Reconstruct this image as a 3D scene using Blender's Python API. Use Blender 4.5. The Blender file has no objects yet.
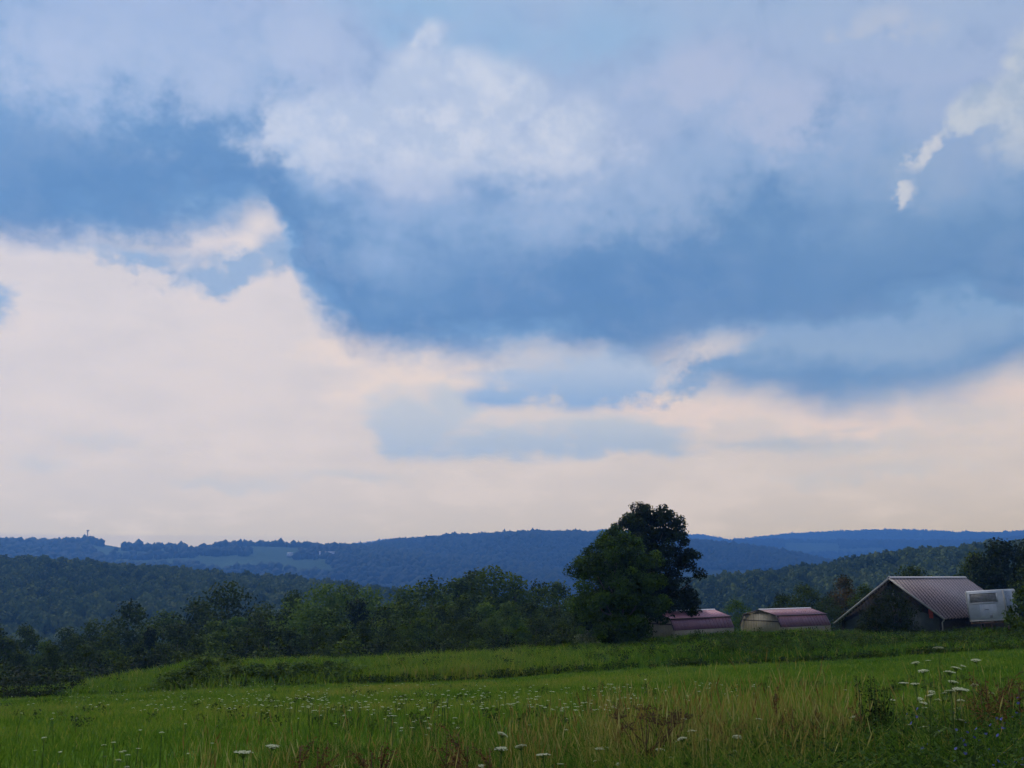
import bpy, math, random
import numpy as np

C = bpy.context.scene.collection
SC = bpy.context.scene
F = 35.0 / 36.0 * 1024.0            # focal length in pixels
CAM = np.array([0.0, 0.0, 1.6])
HORIZON = 575.0                     # picture row of eye level
PITCH = math.atan((HORIZON - 384.0) / F)
CP, SP = math.cos(PITCH), math.sin(PITCH)


def ray(px, py):
    u, v = (px - 512.0) / F, (384.0 - py) / F
    return np.array([u, CP - v * SP, SP + v * CP])


def at(px, py, Y):
    d = ray(px, py)
    return CAM + d * (Y - CAM[1]) / d[1]


def azel(px, py):
    d = ray(px, py)
    return math.atan2(d[0], d[1]), math.asin(d[2] / np.linalg.norm(d))


def s2l(c):
    o = []
    for v in c:
        v = v / 255.0
        o.append(v / 12.92 if v <= 0.04045 else ((v + 0.055) / 1.055) ** 2.4)
    return o


# ------------------------------------------------------------------ object helpers
def tag(o, label=None, cat=None, group=None, kind=None):
    if label:
        o['label'] = label
    if cat:
        o['category'] = cat
    if group:
        o['group'] = group
    if kind:
        o['kind'] = kind
    return o


def empty(name, loc, rz=0.0, scale=1.0):
    o = bpy.data.objects.new(name, None)
    C.objects.link(o)
    o.location = loc
    o.rotation_euler = (0, 0, rz)
    o.scale = (scale,) * 3 if not hasattr(scale, '__len__') else scale
    o.empty_display_size = 0.2
    return o


def build_mesh(name, verts, faces, mat=None, smooth=False, tint=None):
    """verts (N,3); faces: list of int arrays (n,k)"""
    verts = np.asarray(verts, np.float32).reshape(-1, 3)
    if not isinstance(faces, (list, tuple)) or (len(faces) and not hasattr(faces[0], 'ndim')):
        by = {}
        for f in faces:
            by.setdefault(len(f), []).append(f)
        faces = [np.array(v, np.int32) for v in by.values()]
    faces = [np.asarray(f, np.int32) for f in faces if len(f)]
    m = bpy.data.meshes.new(name)
    nl = sum(f.size for f in faces)
    npoly = sum(len(f) for f in faces)
    m.vertices.add(len(verts))
    m.vertices.foreach_set('co', verts.ravel())
    m.loops.add(nl)
    m.loops.foreach_set('vertex_index', np.concatenate([f.ravel() for f in faces]))
    m.polygons.add(npoly)
    starts, off = [], 0
    for f in faces:
        starts.append(off + np.arange(len(f), dtype=np.int32) * f.shape[1])
        off += f.size
    m.polygons.foreach_set('loop_start', np.concatenate(starts).astype(np.int32))
    if smooth:
        m.polygons.foreach_set('use_smooth', np.ones(npoly, bool))
    m.update(calc_edges=True)
    if tint is not None:
        a = m.attributes.new('tint', 'FLOAT', 'POINT')
        a.data.foreach_set('value', np.asarray(tint, np.float32))
    if mat:
        m.materials.append(mat)
    return m


def obj(name, mesh, parent=None, loc=None):
    o = bpy.data.objects.new(name, mesh)
    C.objects.link(o)
    if parent:
        o.parent = parent
    if loc is not None:
        o.location = loc
    return o


class MB:
    """collects shapes into one mesh"""
    def __init__(self):
        self.v, self.f, self.t, self.n = [], [], [], 0

    def add(self, verts, faces, tint=0.5):
        verts = np.asarray(verts, float).reshape(-1, 3)
        for f in faces:
            self.f.append(tuple(int(i) + self.n for i in f))
        self.v.append(verts)
        self.t.append(np.full(len(verts), tint))
        self.n += len(verts)

    def box(self, c, size, ax=None, bevel=0.0):
        """box centred on c; ax = (ux, uy, uz) unit axes"""
        c = np.asarray(c, float)
        a = np.eye(3) if ax is None else np.asarray(ax, float)
        hx, hy, hz = (s / 2.0 for s in size)
        if bevel <= 0:
            p = [(sx * hx, sy * hy, sz * hz) for sz in (-1, 1) for sy in (-1, 1) for sx in (-1, 1)]
            f = [(0, 2, 3, 1), (4, 5, 7, 6), (0, 1, 5, 4), (2, 6, 7, 3), (0, 4, 6, 2), (1, 3, 7, 5)]
            self.add(np.array(p) @ a + c, f)
            return
        b = min(bevel, hx * .9, hy * .9, hz * .9)
        ring = [(hx - b, -hy), (hx, -hy + b), (hx, hy - b), (hx - b, hy), (-hx + b, hy), (-hx, hy - b), (-hx, -hy + b), (-hx + b, -hy)]
        ins = [(hx - b, -hy + b)] * 2 + [(hx - b, hy - b)] * 2 + [(-hx + b, hy - b)] * 2 + [(-hx + b, -hy + b)] * 2
        L = [[(x, y, -hz) for x, y in ins], [(x, y, -hz + b) for x, y in ring], [(x, y, hz - b) for x, y in ring], [(x, y, hz) for x, y in ins]]
        p = np.array(L).reshape(-1, 3)
        f = []
        for r in range(3):
            for k in range(8):
                q = (r * 8 + k, r * 8 + (k + 1) % 8, r * 8 + 8 + (k + 1) % 8, r * 8 + 8 + k)
                f.append(q)
        f.append((0, 6, 4, 2))
        f.append((24, 26, 28, 30))
        self.add(p @ a + c, f)

    def prism(self, prof, o, e, u, w, flip=False):
        """closed 2-D profile (w, z) extruded from o along u by e"""
        o, u, w = np.asarray(o, float), np.asarray(u, float), np.asarray(w, float)
        k = len(prof)
        a = np.array([o + w * p[0] + np.array([0, 0, p[1]]) for p in prof])
        b = a + u * e
        f = [tuple(range(k)), tuple(range(2 * k - 1, k - 1, -1))]
        for i in range(k):
            j = (i + 1) % k
            f.append((i, i + k, j + k, j))
        self.add(np.vstack([a, b]), f)

    def tube(self, pts, rad, n=6, tint=0.5, cap=True):
        pts = np.asarray(pts, float)
        rad = np.broadcast_to(np.asarray(rad, float), (len(pts),))
        tan = np.gradient(pts, axis=0)
        tan /= np.linalg.norm(tan, axis=1)[:, None] + 1e-9
        ref = np.array([0, 0, 1.0]) if abs(tan[0][2]) < .9 else np.array([1.0, 0, 0])
        V = []
        for p, t, r in zip(pts, tan, rad):
            a = np.cross(t, ref)
            a /= np.linalg.norm(a) + 1e-9
            b = np.cross(t, a)
            for k in range(n):
                q = 2 * math.pi * k / n
                V.append(p + r * (a * math.cos(q) + b * math.sin(q)))
        f = []
        for i in range(len(pts) - 1):
            for k in range(n):
                f.append((i * n + k, i * n + (k + 1) % n, (i + 1) * n + (k + 1) % n, (i + 1) * n + k))
        if cap:
            f.append(tuple(range(n))[::-1])
            f.append(tuple((len(pts) - 1) * n + k for k in range(n)))
        self.add(V, f, tint)

    def mesh(self, name, mat, smooth=False):
        return build_mesh(name, np.vstack(self.v), self.f, mat, smooth, np.concatenate(self.t))

    def obj(self, name, mat, parent=None, smooth=False):
        return obj(name, self.mesh(name, mat, smooth), parent)


def copy_tree(o, parent=None):
    c = o.copy()
    C.objects.link(c)
    if parent:
        c.parent = parent
    for ch in o.children:
        copy_tree(ch, c)
    return c


# ------------------------------------------------------------------ node helpers
class Nodes:
    def __init__(self, tree):
        self.t = tree
        tree.nodes.clear()

    def new(self, kind, **kw):
        n = self.t.nodes.new(kind)
        for k, v in kw.items():
            setattr(n, k, v)
        return n

    def link(self, a, b):
        if isinstance(a, (int, float)):
            b.default_value = a
        elif isinstance(a, (list, tuple)):
            b.default_value = tuple(a) + ((1.0,) if len(b.default_value) == 4 and len(a) == 3 else ())
        else:
            self.t.links.new(a, b)

    def m(self, op, a, b=None, c=None, clamp=False):
        n = self.new('ShaderNodeMath', operation=op, use_clamp=clamp)
        for i, s in enumerate((a, b, c)):
            if s is not None:
                self.link(s, n.inputs[i])
        return n.outputs[0]

    def sub(self, a, b): return self.m('SUBTRACT', a, b)
    def addn(self, a, b): return self.m('ADD', a, b)
    def mul(self, a, b): return self.m('MULTIPLY', a, b)
    def madd(self, a, b, c): return self.m('MULTIPLY_ADD', a, b, c)
    def mx(self, a, b): return self.m('MAXIMUM', a, b)

    def step(self, v, lo, hi, a=0.0, b=1.0, smooth=True):
        n = self.new('ShaderNodeMapRange', interpolation_type='SMOOTHSTEP' if smooth else 'LINEAR')
        for i, s in enumerate((v, lo, hi, a, b)):
            self.link(s, n.inputs[i])
        return n.outputs[0]

    def mix(self, fac, a, b, mode='MIX'):
        n = self.new('ShaderNodeMix', data_type='RGBA', blend_type=mode)
        self.link(fac, n.inputs[0])
        self.link(a, n.inputs[6])
        self.link(b, n.inputs[7])
        return n.outputs[2]

    def ramp(self, fac, stops):
        n = self.new('ShaderNodeValToRGB')
        cr = n.color_ramp
        while len(cr.elements) < len(stops):
            cr.elements.new(0.5)
        for e, (p, c) in zip(cr.elements, stops):
            e.position = p
        for e, (p, c) in zip(cr.elements, stops):
            e.color = tuple(c) + (1.0,)
        self.link(fac, n.inputs[0])
        return n.outputs[0]

    def noise(self, vec, scale, detail=4.0, rough=0.5, dist=0.0, out=0, dim='3D'):
        n = self.new('ShaderNodeTexNoise', noise_dimensions=dim)
        if vec is not None:
            self.link(vec, n.inputs['Vector'])
        n.inputs['Scale'].default_value = scale
        n.inputs['Detail'].default_value = detail
        n.inputs['Roughness'].default_value = rough
        n.inputs['Distortion'].default_value = dist
        return n.outputs[out]

    def xyz(self, x, y, z):
        n = self.new('ShaderNodeCombineXYZ')
        for i, s in enumerate((x, y, z)):
            self.link(s, n.inputs[i])
        return n.outputs[0]
HAZE_COL, HAZE_D, HAZE_G = (0.13, 0.375, 1.0), 2.8e-4, 0.5
AIR = (0.05, 0.16, 0.43)      # light the haze sends back over a long path
TOP = 320.0
# ------------------------------------------------------------------ sky, sun
SUN_EL, SUN_AZ = math.radians(48), math.radians(-38)     # azimuth measured from +Y towards +X
HAZE_COMP = True

def make_world():
    w = bpy.data.worlds.new("World")
    SC.world = w
    w.use_nodes = True
    N = Nodes(w.node_tree)
    tc = N.new('ShaderNodeTexCoord')
    sep = N.new('ShaderNodeSeparateXYZ')
    N.link(tc.outputs['Generated'], sep.inputs[0])
    X, Y, Z = sep.outputs
    az = N.m('ARCTAN2', X, Y)
    el = N.m('ARCSINE', Z)
    P = N.xyz(az, N.mul(el, 1.5), 0.0)

    def off(s, sx=1.0, sy=1.0):      # the constant moves each noise field to another place
        return N.xyz(N.madd(az, sx, s * 3), N.madd(el, sy, s * 7), 0.0)
    # shared turbulence
    nA = N.mul(N.sub(N.noise(off(3.1, 1, 1.6), 4.5, 5, 0.56, dim='2D'), 0.5), 2.0)           # broad billows
    nB = N.mul(N.sub(N.noise(off(8.7, 1, 1.35), 10, 6, 0.6, dim='2D'), 0.5), 2.2)             # cauliflower edge
    nC = N.mul(N.sub(N.noise(off(5.3, 1, 3.0), 7, 5, 0.58, dim='2D'), 0.5), 2.2)             # stretched wisps
    nF = N.mul(N.sub(N.noise(off(2.2, 1, 1.3), 34, 3, 0.6, dim='2D'), 0.5), 2.0)
    nD = N.mul(N.sub(N.noise(off(1.4, 1, 1.2), 9, 4, 0.55, dim='2D'), 0.5), 2.2)
    azw = N.madd(nB, 0.022, az)
    elw = N.madd(nA, 0.02, N.madd(nF, .008, el))
    PW = N.xyz(N.madd(nD, 0.026, N.madd(nF, .010, az)), N.madd(nB, 0.022, N.madd(nF, .010, el)), 0.0)

    PN = N.xyz(N.madd(nF, .012, N.madd(nB, .006, az)), N.madd(nF, -.009, N.madd(nB, .005, el)), 0.0)

    def ell(cx, cy, rx, ry, rot=0.0, PW=PW):
        a0, e0 = azel(cx, cy)
        ra = abs(azel(cx + 1, cy)[0] - a0) * rx
        re = abs(azel(cx, cy - 1)[1] - e0) * ry
        src = PW
        if rot:
            n = N.new('ShaderNodeVectorRotate', rotation_type='Z_AXIS')
            N.link(PW, n.inputs['Vector'])
            n.inputs['Center'].default_value = (a0, e0, 0)
            n.inputs['Angle'].default_value = -rot
            src = n.outputs[0]
        n = N.new('ShaderNodeVectorMath', operation='MULTIPLY_ADD')
        N.link(src, n.inputs[0])
        n.inputs[1].default_value = (1 / ra, 1 / re, 0)
        n.inputs[2].default_value = (-a0 / ra, -e0 / re, 0)
        q = N.new('ShaderNodeVectorMath', operation='LENGTH')
        N.link(n.outputs[0], q.inputs[0])
        return N.sub(1.0, q.outputs['Value'])

    def union(L, PW=PW):
        r = None
        for t in L:
            q = ell(*t[:4], rot=(t[4] if len(t) > 4 else 0.0), PW=PW)
            r = q if r is None else N.mx(r, q)
        return r

    def curve(pts, lo=-1.0, hi=1.0, emax=0.8):
        n = N.new('ShaderNodeFloatCurve')
        N.link(N.step(azw, lo, hi, smooth=False), n.inputs['Value'])
        cu = n.mapping.curves[0]
        q = [azel(*p) for p in pts]
        q = [((a - lo) / (hi - lo), e / emax) for a, e in q]
        cu.points[0].location = (0.0, q[0][1])
        cu.points[-1].location = (1.0, q[-1][1])
        for x, y in q:
            cu.points.new(x, y)
        n.mapping.update()
        return N.mul(n.outputs[0], emax)

    # nishita blue sky
    sk = N.new('ShaderNodeTexSky', sky_type='NISHITA', sun_disc=False)
    sk.sun_elevation = SUN_EL
    sk.sun_rotation = SUN_AZ
    sk.altitude = 300
    sk.air_density, sk.dust_density, sk.ozone_density = 1.0, 1.5, 1.0
    blue = N.mix(1.0, sk.outputs[0], (0.075, 0.095, 0.095), 'MULTIPLY')
    # pale veil low over the horizon
    def E(y): return azel(512, y)[1] / 0.6
    veil = N.ramp(N.m('MULTIPLY', N.madd(nC, 0.02, el), 1 / 0.6, clamp=True),
                  [(0.0, HORIZ[0]), (E(545), HORIZ[1]), (E(500), HORIZ[2]), (E(430), HORIZ[3]),
                   (E(330), s2l((214, 204, 202))), (E(240), s2l((213, 205, 207)))])
    sky = N.mix(N.step(el, azel(512, 260)[1], azel(512, 60)[1], 0.97, 0.25), blue, veil)
    # large soft tonal variation of the veil
    sky = N.mix(N.step(nC, -0.05, 0.35, 0, .30), sky, s2l((221, 207, 200)))
    sky = N.mix(N.step(nC, 0.05, -0.35, 0, .22), sky, s2l((192, 189, 193)))

    # --- low clouds under the deck
    def layer(sky, blobs, col, lo, hi, amp=0.9, tur=None, strength=1.0, flat=None, PW=PW):
        m = union(blobs, PW)
        m = N.madd(nA if tur is None else tur, amp, m)
        f = N.step(m, lo, hi, 0, strength)
        if flat:                                       # cloud base: cut level, a little ragged
            e0, e1 = azel(512, flat)[1], azel(512, flat - 13)[1]
            f = N.m('MULTIPLY', f, N.step(N.madd(nB, .006, N.madd(nA, .008, el)), e0, e1))
        return N.mix(f, sky, col)
    nBC = N.addn(nB, N.mul(nC, 1.2))
    nBF = N.madd(nF, .6, nB)
    warm, cool = s2l((224, 208, 199)), s2l((166, 182, 201))
    def body(y0, y1, dark, light):                     # darker base, paler top
        return N.mix(N.step(N.madd(nB, .012, el), azel(512, y1)[1], azel(512, y0)[1]), dark, light)
    sky = layer(sky, [(425, 372, 110, 30), (380, 392, 60, 26), (350, 350, 60, 18)], warm, -0.2, 0.9, .8, nBC, .9)
    sky = layer(sky, [(720, 414, 130, 30), (860, 420, 170, 24), (1000, 395, 100, 26), (640, 404, 70, 16)], s2l((222, 204, 197)), -0.2, 0.8, .8, nBC, .9)
    sky = layer(sky, [(40, 462, 40, 14), (220, 480, 80, 10), (350, 474, 60, 8), (880, 474, 110, 14), (960, 412, 70, 18), (850, 445, 120, 14), (90, 440, 60, 10)], s2l((184, 189, 197)), -0.3, 1.0, 1.0, nBC, .5)
    sky = layer(sky, [(415, 428, 72, 42), (500, 446, 150, 32), (620, 440, 130, 34), (450, 405, 40, 26)], body(405, 462, s2l((158, 178, 202)), s2l((184, 192, 203))), -0.1, 0.75, .75, nBC, .9, 466)
    sky = layer(sky, [(760, 448, 120, 20)], s2l((168, 180, 196)), -0.2, 0.9, 1.0, nBC, .75, 462)
    sky = layer(sky, [(575, 382, 118, 42), (510, 394, 60, 30), (640, 366, 80, 40)], body(355, 410, s2l((134, 167, 205)), s2l((176, 190, 210))), 0.0, 0.55, .45, nBC, .95, 413)
    sky = layer(sky, [(232, 270, 66, 20, .12), (130, 256, 80, 16), (6, 302, 30, 18), (285, 256, 34, 26)], s2l((140, 168, 201)), -0.25, 0.8, .7, nBC, .9)

    # mottling shared by the deck: lighter and darker rags at two sizes
    mot = N.madd(nB, .55, N.madd(nF, .45, N.mul(nD, .55)))

    def mottle(c, k=1.0):
        c = N.mix(N.step(mot, -.05, .55, 0, .30 * k), c, s2l((174, 187, 210)))
        return N.mix(N.step(mot, .05, -.55, 0, .28 * k), c, s2l((84, 128, 178)))

    # --- lower band of the deck (right)
    e2 = curve([(-900, 120), (300, 200), (520, 290), (620, 330), (660, 362), (700, 394), (760, 408), (860, 416), (950, 404), (1024, 380), (1130, 335), (1500, 300)])
    h2 = N.sub(N.madd(nBC, 0.010, N.madd(nF, .006, el)), e2)
    c2 = N.ramp(N.m('MULTIPLY', N.madd(nA, .02, h2), 1 / 0.14, clamp=True),
                [(0.0, s2l((132, 162, 196))), (0.09, s2l((120, 154, 192))), (0.20, s2l((110, 147, 189))), (0.42, s2l((142, 168, 199))), (0.6, s2l((140, 167, 201))), (1.0, s2l((118, 150, 190)))])
    sky = N.mix(N.step(h2, -0.014, 0.036), sky, mottle(c2, .8))
    sky = layer(sky, [(705, 350, 56, 22, .5), (676, 340, 40, 22)], s2l((206, 199, 201)), -.1, 1.0, 0.8, nBF, .85)
    sky = layer(sky, [(705, 378, 50, 12, .3)], s2l((126, 160, 198)), -.2, 0.8, 0.8, nBC, .7)

    # --- main deck
    e1 = curve([(-1500, 200), (-300, 230), (0, 246), (110, 250), (190, 246), (232, 234), (262, 214), (278, 240), (286, 276), (305, 314), (340, 344),
                (390, 360), (450, 366), (560, 364), (650, 358), (700, 338), (760, 332), (860, 332), (1024, 336), (1500, 300)])
    h1 = N.sub(N.madd(nB, 0.016, N.madd(nF, .010, N.madd(nA, 0.012, el))), e1)
    hh = N.madd(nA, 0.075, N.madd(nB, 0.035, N.madd(nC, .02, h1)))
    c1 = N.ramp(N.m('MULTIPLY', hh, 1 / 0.50, clamp=True),
                [(0.0, s2l((132, 165, 201))), (0.03, s2l((112, 150, 192))), (0.09, s2l((97, 136, 181))), (0.18, s2l((108, 145, 187))),
                 (0.30, s2l((138, 166, 202))), (0.46, s2l((160, 177, 208))), (0.75, s2l((154, 178, 208))), (1.0, s2l((168, 180, 203)))])
    sky = N.mix(N.step(h1, -0.012, 0.034), sky, mottle(c1))
    sky = layer(sky, [(880, 240, 240, 100)], s2l((114, 149, 188)), -0.4, 1.1, 1.0, mot, .6)
    sky = layer(sky, [(660, 286, 340, 50)], s2l((89, 131, 180)), -0.3, 1.0, 1.0, mot, .6)
    sky = layer(sky, [(110, 190, 220, 62)], s2l((94, 134, 179)), -0.3, 1.0, 1.0, mot, .65)
    # paler lavender-grey upper deck
    sky = layer(sky, [(720, 110, 190, 90), (150, 34, 270, 70), (640, 180, 130, 50)], s2l((160, 179, 209)), -0.5, 1.2, 0.9, mot, .65)
    # blue gaps
    sky = layer(sky, [(500, 45, 60, 50), (420, 5, 90, 25), (600, 40, 90, 40), (385, 28, 40, 24)], s2l((138, 177, 211)), -0.3, 1.0, 1.0, mot, .5)
    # --- heap clouds, brighter
    vor = N.new('ShaderNodeTexVoronoi', feature='SMOOTH_F1')
    n_ = N.new('ShaderNodeVectorMath', operation='MULTIPLY_ADD')
    N.link(PW, n_.inputs[0])
    n_.inputs[1].default_value = (1, 1.25, 0)
    n_.inputs[2].default_value = (2.3, 1.1, 0)
    N.link(n_.outputs[0], vor.inputs['Vector'])
    vor.inputs['Scale'].default_value = 15
    vor.inputs['Detail'].default_value = 1
    vor.inputs['Roughness'].default_value = .55
    puff = N.sub(0.42, vor.outputs['Distance'])
    nP = N.addn(N.mul(puff, 0.55), N.madd(nB, 0.75, N.mul(nF, .55)))
    shade = N.step(N.madd(nD, .5, N.madd(nF, .25, nP)), -0.50, 0.40)
    lit = N.mix(shade, s2l((182, 195, 216)), s2l((205, 210, 222)))
    big = union([(430, 84, 50, 60), (432, 40, 26, 26), (470, 78, 44, 36), (402, 74, 36, 34), (520, 104, 40, 36), (392, 102, 52, 54), (345, 132, 86, 56), (300, 130, 40, 42), (480, 112, 76, 62), (560, 138, 58, 54), (440, 156, 200, 52)])
    big = N.madd(nP, 0.42, big)
    big = N.m('MULTIPLY', N.step(big, -0.16, 0.50), N.step(N.madd(nB, .02, el), azel(440, 225)[1], azel(440, 130)[1]))
    sky = N.mix(N.mul(big, .82), sky, lit)
    sky = layer(sky, [(305, 48, 80, 55), (200, 90, 90, 50), (90, 60, 90, 50)], s2l((178, 190, 214)), -0.3, 1.0, 1.0, mot, .55)
    sky = layer(sky, [(700, 70, 90, 40), (790, 110, 70, 50)], s2l((180, 188, 212)), -0.1, 0.9, 1.3, mot, .5)
    lit2 = N.mix(shade, s2l((166, 182, 203)), s2l((190, 198, 209)))
    rb = union([(1020, 96, 54, 48), (1044, 60, 54, 56), (984, 110, 36, 30), (1034, 140, 60, 60)])
    rb = N.madd(nP, 0.42, rb)
    sky = N.mix(N.m('MULTIPLY', N.step(rb, -0.08, 0.55), N.step(el, azel(1010, 205)[1], azel(1010, 110)[1], 0, .95)), sky, lit2)
    sky = layer(sky, [(918, 166, 44, 40, .6)], s2l((150, 172, 200)), -.1, 1.2, .8, nBF, .5)
    sky = layer(sky, [(921, 153, 28, 12, .75), (905, 194, 18, 9, .85), (934, 143, 14, 9, .5)], s2l((208, 208, 212)), -0.05, .8, 0.7, nBF, .72, None, PN)
    sky = layer(sky, [(262, 226, 26, 20, .5), (240, 248, 40, 13, .5)], s2l((226, 214, 208)), -0.1, 1.0, 0.8, nBF, .7)
    sky = layer(sky, [(890, 20, 44, 24)], s2l((180, 189, 207)), -.1, 0.9, 1.2, nBF, .7)

    # the sky itself stands beyond the valley haze: undo what the haze box takes and adds
    if HAZE_COMP:
        inv = N.m('EXPONENT', N.m('DIVIDE', HAZE_D * TOP, N.m('SINE', N.mx(el, math.radians(2.15)))))
        def vm(op, a, b):
            n = N.new('ShaderNodeVectorMath', operation=op)
            N.link(a, n.inputs[0])
            if op == 'SCALE':
                N.link(b, n.inputs['Scale'])
            else:
                N.link(b, n.inputs[1])
            return n.outputs[0]
        air = vm('SCALE', AIR, N.sub(inv, 1.0))
        sky = vm('MAXIMUM', vm('SUBTRACT', vm('SCALE', sky, inv), air), (0.02, 0.02, 0.02))
    # overhead and behind: broken grey-white overcast
    over = N.ramp(N.m('ADD', N.noise(tc.outputs['Generated'], 3.0, 3, .55), 0.0, clamp=True), [(0.35, s2l((140, 165, 205))), (0.65, s2l((205, 208, 218)))])
    front = N.mul(N.step(Y, -0.15, 0.35), N.step(el, 0.85, 0.62))
    sky = N.mix(front, over, sky)
    sky = N.mix(N.step(el, -0.02, -0.12), sky, (0.05, 0.06, 0.04))
    sc = N.new('ShaderNodeVectorMath', operation='SCALE')
    N.link(sky, sc.inputs[0])
    sc.inputs['Scale'].default_value = 10.0
    bg = N.new('ShaderNodeBackground')
    N.link(sc.outputs[0], bg.inputs['Color'])
    bg.inputs['Strength'].default_value = 0.1
    out = N.new('ShaderNodeOutputWorld')
    N.link(bg.outputs[0], out.inputs['Surface'])
    w.cycles.sampling_method = 'MANUAL'
    w.cycles.sample_map_resolution = 512


HORIZ = [s2l((186, 179, 178)), s2l((190, 182, 180)), s2l((202, 192, 189)), s2l((211, 200, 197))]
make_world()

sun = bpy.data.lights.new("sun", 'SUN')
sun.energy = 2.4
sun.angle = math.radians(10)
sun.color = (1.0, 0.94, 0.85)
so = bpy.data.objects.new("sun", sun)
C.objects.link(so)
so.rotation_euler = (math.pi / 2 - SUN_EL, 0, math.pi - SUN_AZ)

cam = bpy.data.cameras.new("camera")
cam.lens = 35.0
cam.sensor_width = 36.0
cam.clip_start = 0.1
cam.clip_end = 30000
co = bpy.data.objects.new("camera", cam)
C.objects.link(co)
co.location = CAM
co.rotation_euler = (math.pi / 2 + PITCH, 0, 0)
SC.camera = co

vs = SC.view_settings
SC.display_settings.display_device = 'sRGB'
vs.view_transform = 'Standard'
vs.look = 'None'
vs.exposure = 0.0
vs.gamma = 1.0
vs.use_curve_mapping = False
SC.render.engine = 'CYCLES'
SC.cycles.use_denoising = True
SC.cycles.use_adaptive_sampling = True
SC.cycles.adaptive_threshold = 0.03
SC.cycles.adaptive_min_samples = 8
SC.cycles.max_bounces = 6
SC.cycles.volume_bounces = 0
SC.cycles.transparent_max_bounces = 8
# ------------------------------------------------------------------ materials
def material(name):
    m = bpy.data.materials.new(name)
    m.use_nodes = True
    N = Nodes(m.node_tree)
    return m, N


def finish(N, shader, disp=None):
    out = N.new('ShaderNodeOutputMaterial')
    N.link(shader, out.inputs['Surface'])
    if disp is not None:
        N.link(disp, out.inputs['Displacement'])


def principled(N, col, rough=0.7, spec=0.3, metal=0.0, bump=None, bump_d=0.02):
    b = N.new('ShaderNodeBsdfPrincipled')
    N.link(col, b.inputs['Base Color'])
    N.link(rough, b.inputs['Roughness'])
    b.inputs['Specular IOR Level'].default_value = spec
    b.inputs['Metallic'].default_value = metal
    if bump is not None:
        n = N.new('ShaderNodeBump')
        n.inputs['Distance'].default_value = bump_d
        N.link(bump, n.inputs['Height'])
        N.link(n.outputs[0], b.inputs['Normal'])
    return b.outputs[0]


def leaf_mat(name, cols, trans=0.35, rough=0.75, obj_random=0.0, spec=0.06):
    """foliage: colour picked by the tint stored on every leaf, thin and translucent"""
    m, N = material(name)
    a = N.new('ShaderNodeAttribute', attribute_name='tint')
    t = a.outputs['Fac']
    if obj_random:
        oi = N.new('ShaderNodeObjectInfo')
        t = N.m('ADD', t, N.mul(N.sub(oi.outputs['Random'], 0.5), obj_random), clamp=True)
    k = len(cols) - 1
    c = N.ramp(t, [(i / k, q) for i, q in enumerate(cols)])
    p = principled(N, c, rough, spec)
    tr = N.new('ShaderNodeBsdfTranslucent')
    N.link(c, tr.inputs['Color'])
    mx = N.new('ShaderNodeMixShader')
    mx.inputs[0].default_value = trans
    N.link(p, mx.inputs[1])
    N.link(tr.outputs[0], mx.inputs[2])
    finish(N, mx.outputs[0])
    return m


def plain_mat(name, col, rough=0.7, spec=0.3, metal=0.0, var=0.12, scale=6.0, bump=0.0):
    """painted or worn surface with blotchy variation of its own"""
    m, N = material(name)
    tc = N.new('ShaderNodeTexCoord')
    n = N.noise(tc.outputs['Object'], scale, 5, 0.6)
    c = N.mix(N.step(n, 0.3, 0.7), [v * (1 - var) for v in col], [min(1, v * (1 + var)) for v in col])
    finish(N, principled(N, c, rough, spec, metal, n if bump else None, bump))
    return m


def bark_mat(name, col):
    m, N = material(name)
    tc = N.new('ShaderNodeTexCoord')
    mp = N.new('ShaderNodeMapping')
    mp.inputs['Scale'].default_value = (8, 8, 1.2)
    N.link(tc.outputs['Object'], mp.inputs['Vector'])
    n = N.noise(mp.outputs[0], 3.0, 6, 0.65)
    c = N.mix(N.step(n, 0.35, 0.65), [v * .6 for v in col], [v * 1.35 for v in col])
    finish(N, principled(N, c, 0.9, 0.1, 0, n, 0.03))
    return m


# ------------------------------------------------------------------ the lie of the land
FIELD = 58.0
def plane(x, y):
    return -0.070 * y + 0.044 * x

COLS = np.array([-400, -100, 100, 200, 300, 350, 420, 500, 620, 700, 1024, 1400], float)
TCOL = (COLS - 512) / F
ROWS = np.array([58, 64, 70, 90, 120, 150, 250, 450, 700], float)
ZT = np.array([
    [plane(58 * t, 58) for t in TCOL],
    [-7.4, -6.3, -5.45, -4.75, -4.45, -4.3, -4.25, -4.1, -3.7, -3.4, -3.2, -3.0],
    [-8.6, -7.3, -6.1, -4.6, -4.25, -4.25, -4.3, -4.2, -3.8, -3.4, -3.2, -3.0],
    [-12, -10.5, -9.5, -8.6, -7.8, -7.4, -6.6, -5.6, -4.3, -3.8, -3.4, -3.2],
    [-15, -14, -13, -12.2, -11.5, -11, -10.3, -9.2, -7.2, -5.6, -4.6, -4.0],
    [-18, -17, -16, -15, -14.5, -14, -13, -12, -10, -8, -6.5, -6],
    [-32, -31, -30, -29, -28, -28, -27, -26, -25, -23, -20, -18],
    [-48, -48, -48, -47, -47, -46, -46, -45, -45, -44, -42, -40],
    [-60] * 12], float)


def sm(t):
    return t * t * (3 - 2 * t)


def wob(x, y):
    return (np.sin(x * .31 + 1.3 * np.sin(y * .17)) * np.sin(y * .23 + .9) * .06
            + np.sin(x * .083 + 2.1) * np.sin(y * .071 + 0.4) * .12)


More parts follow.
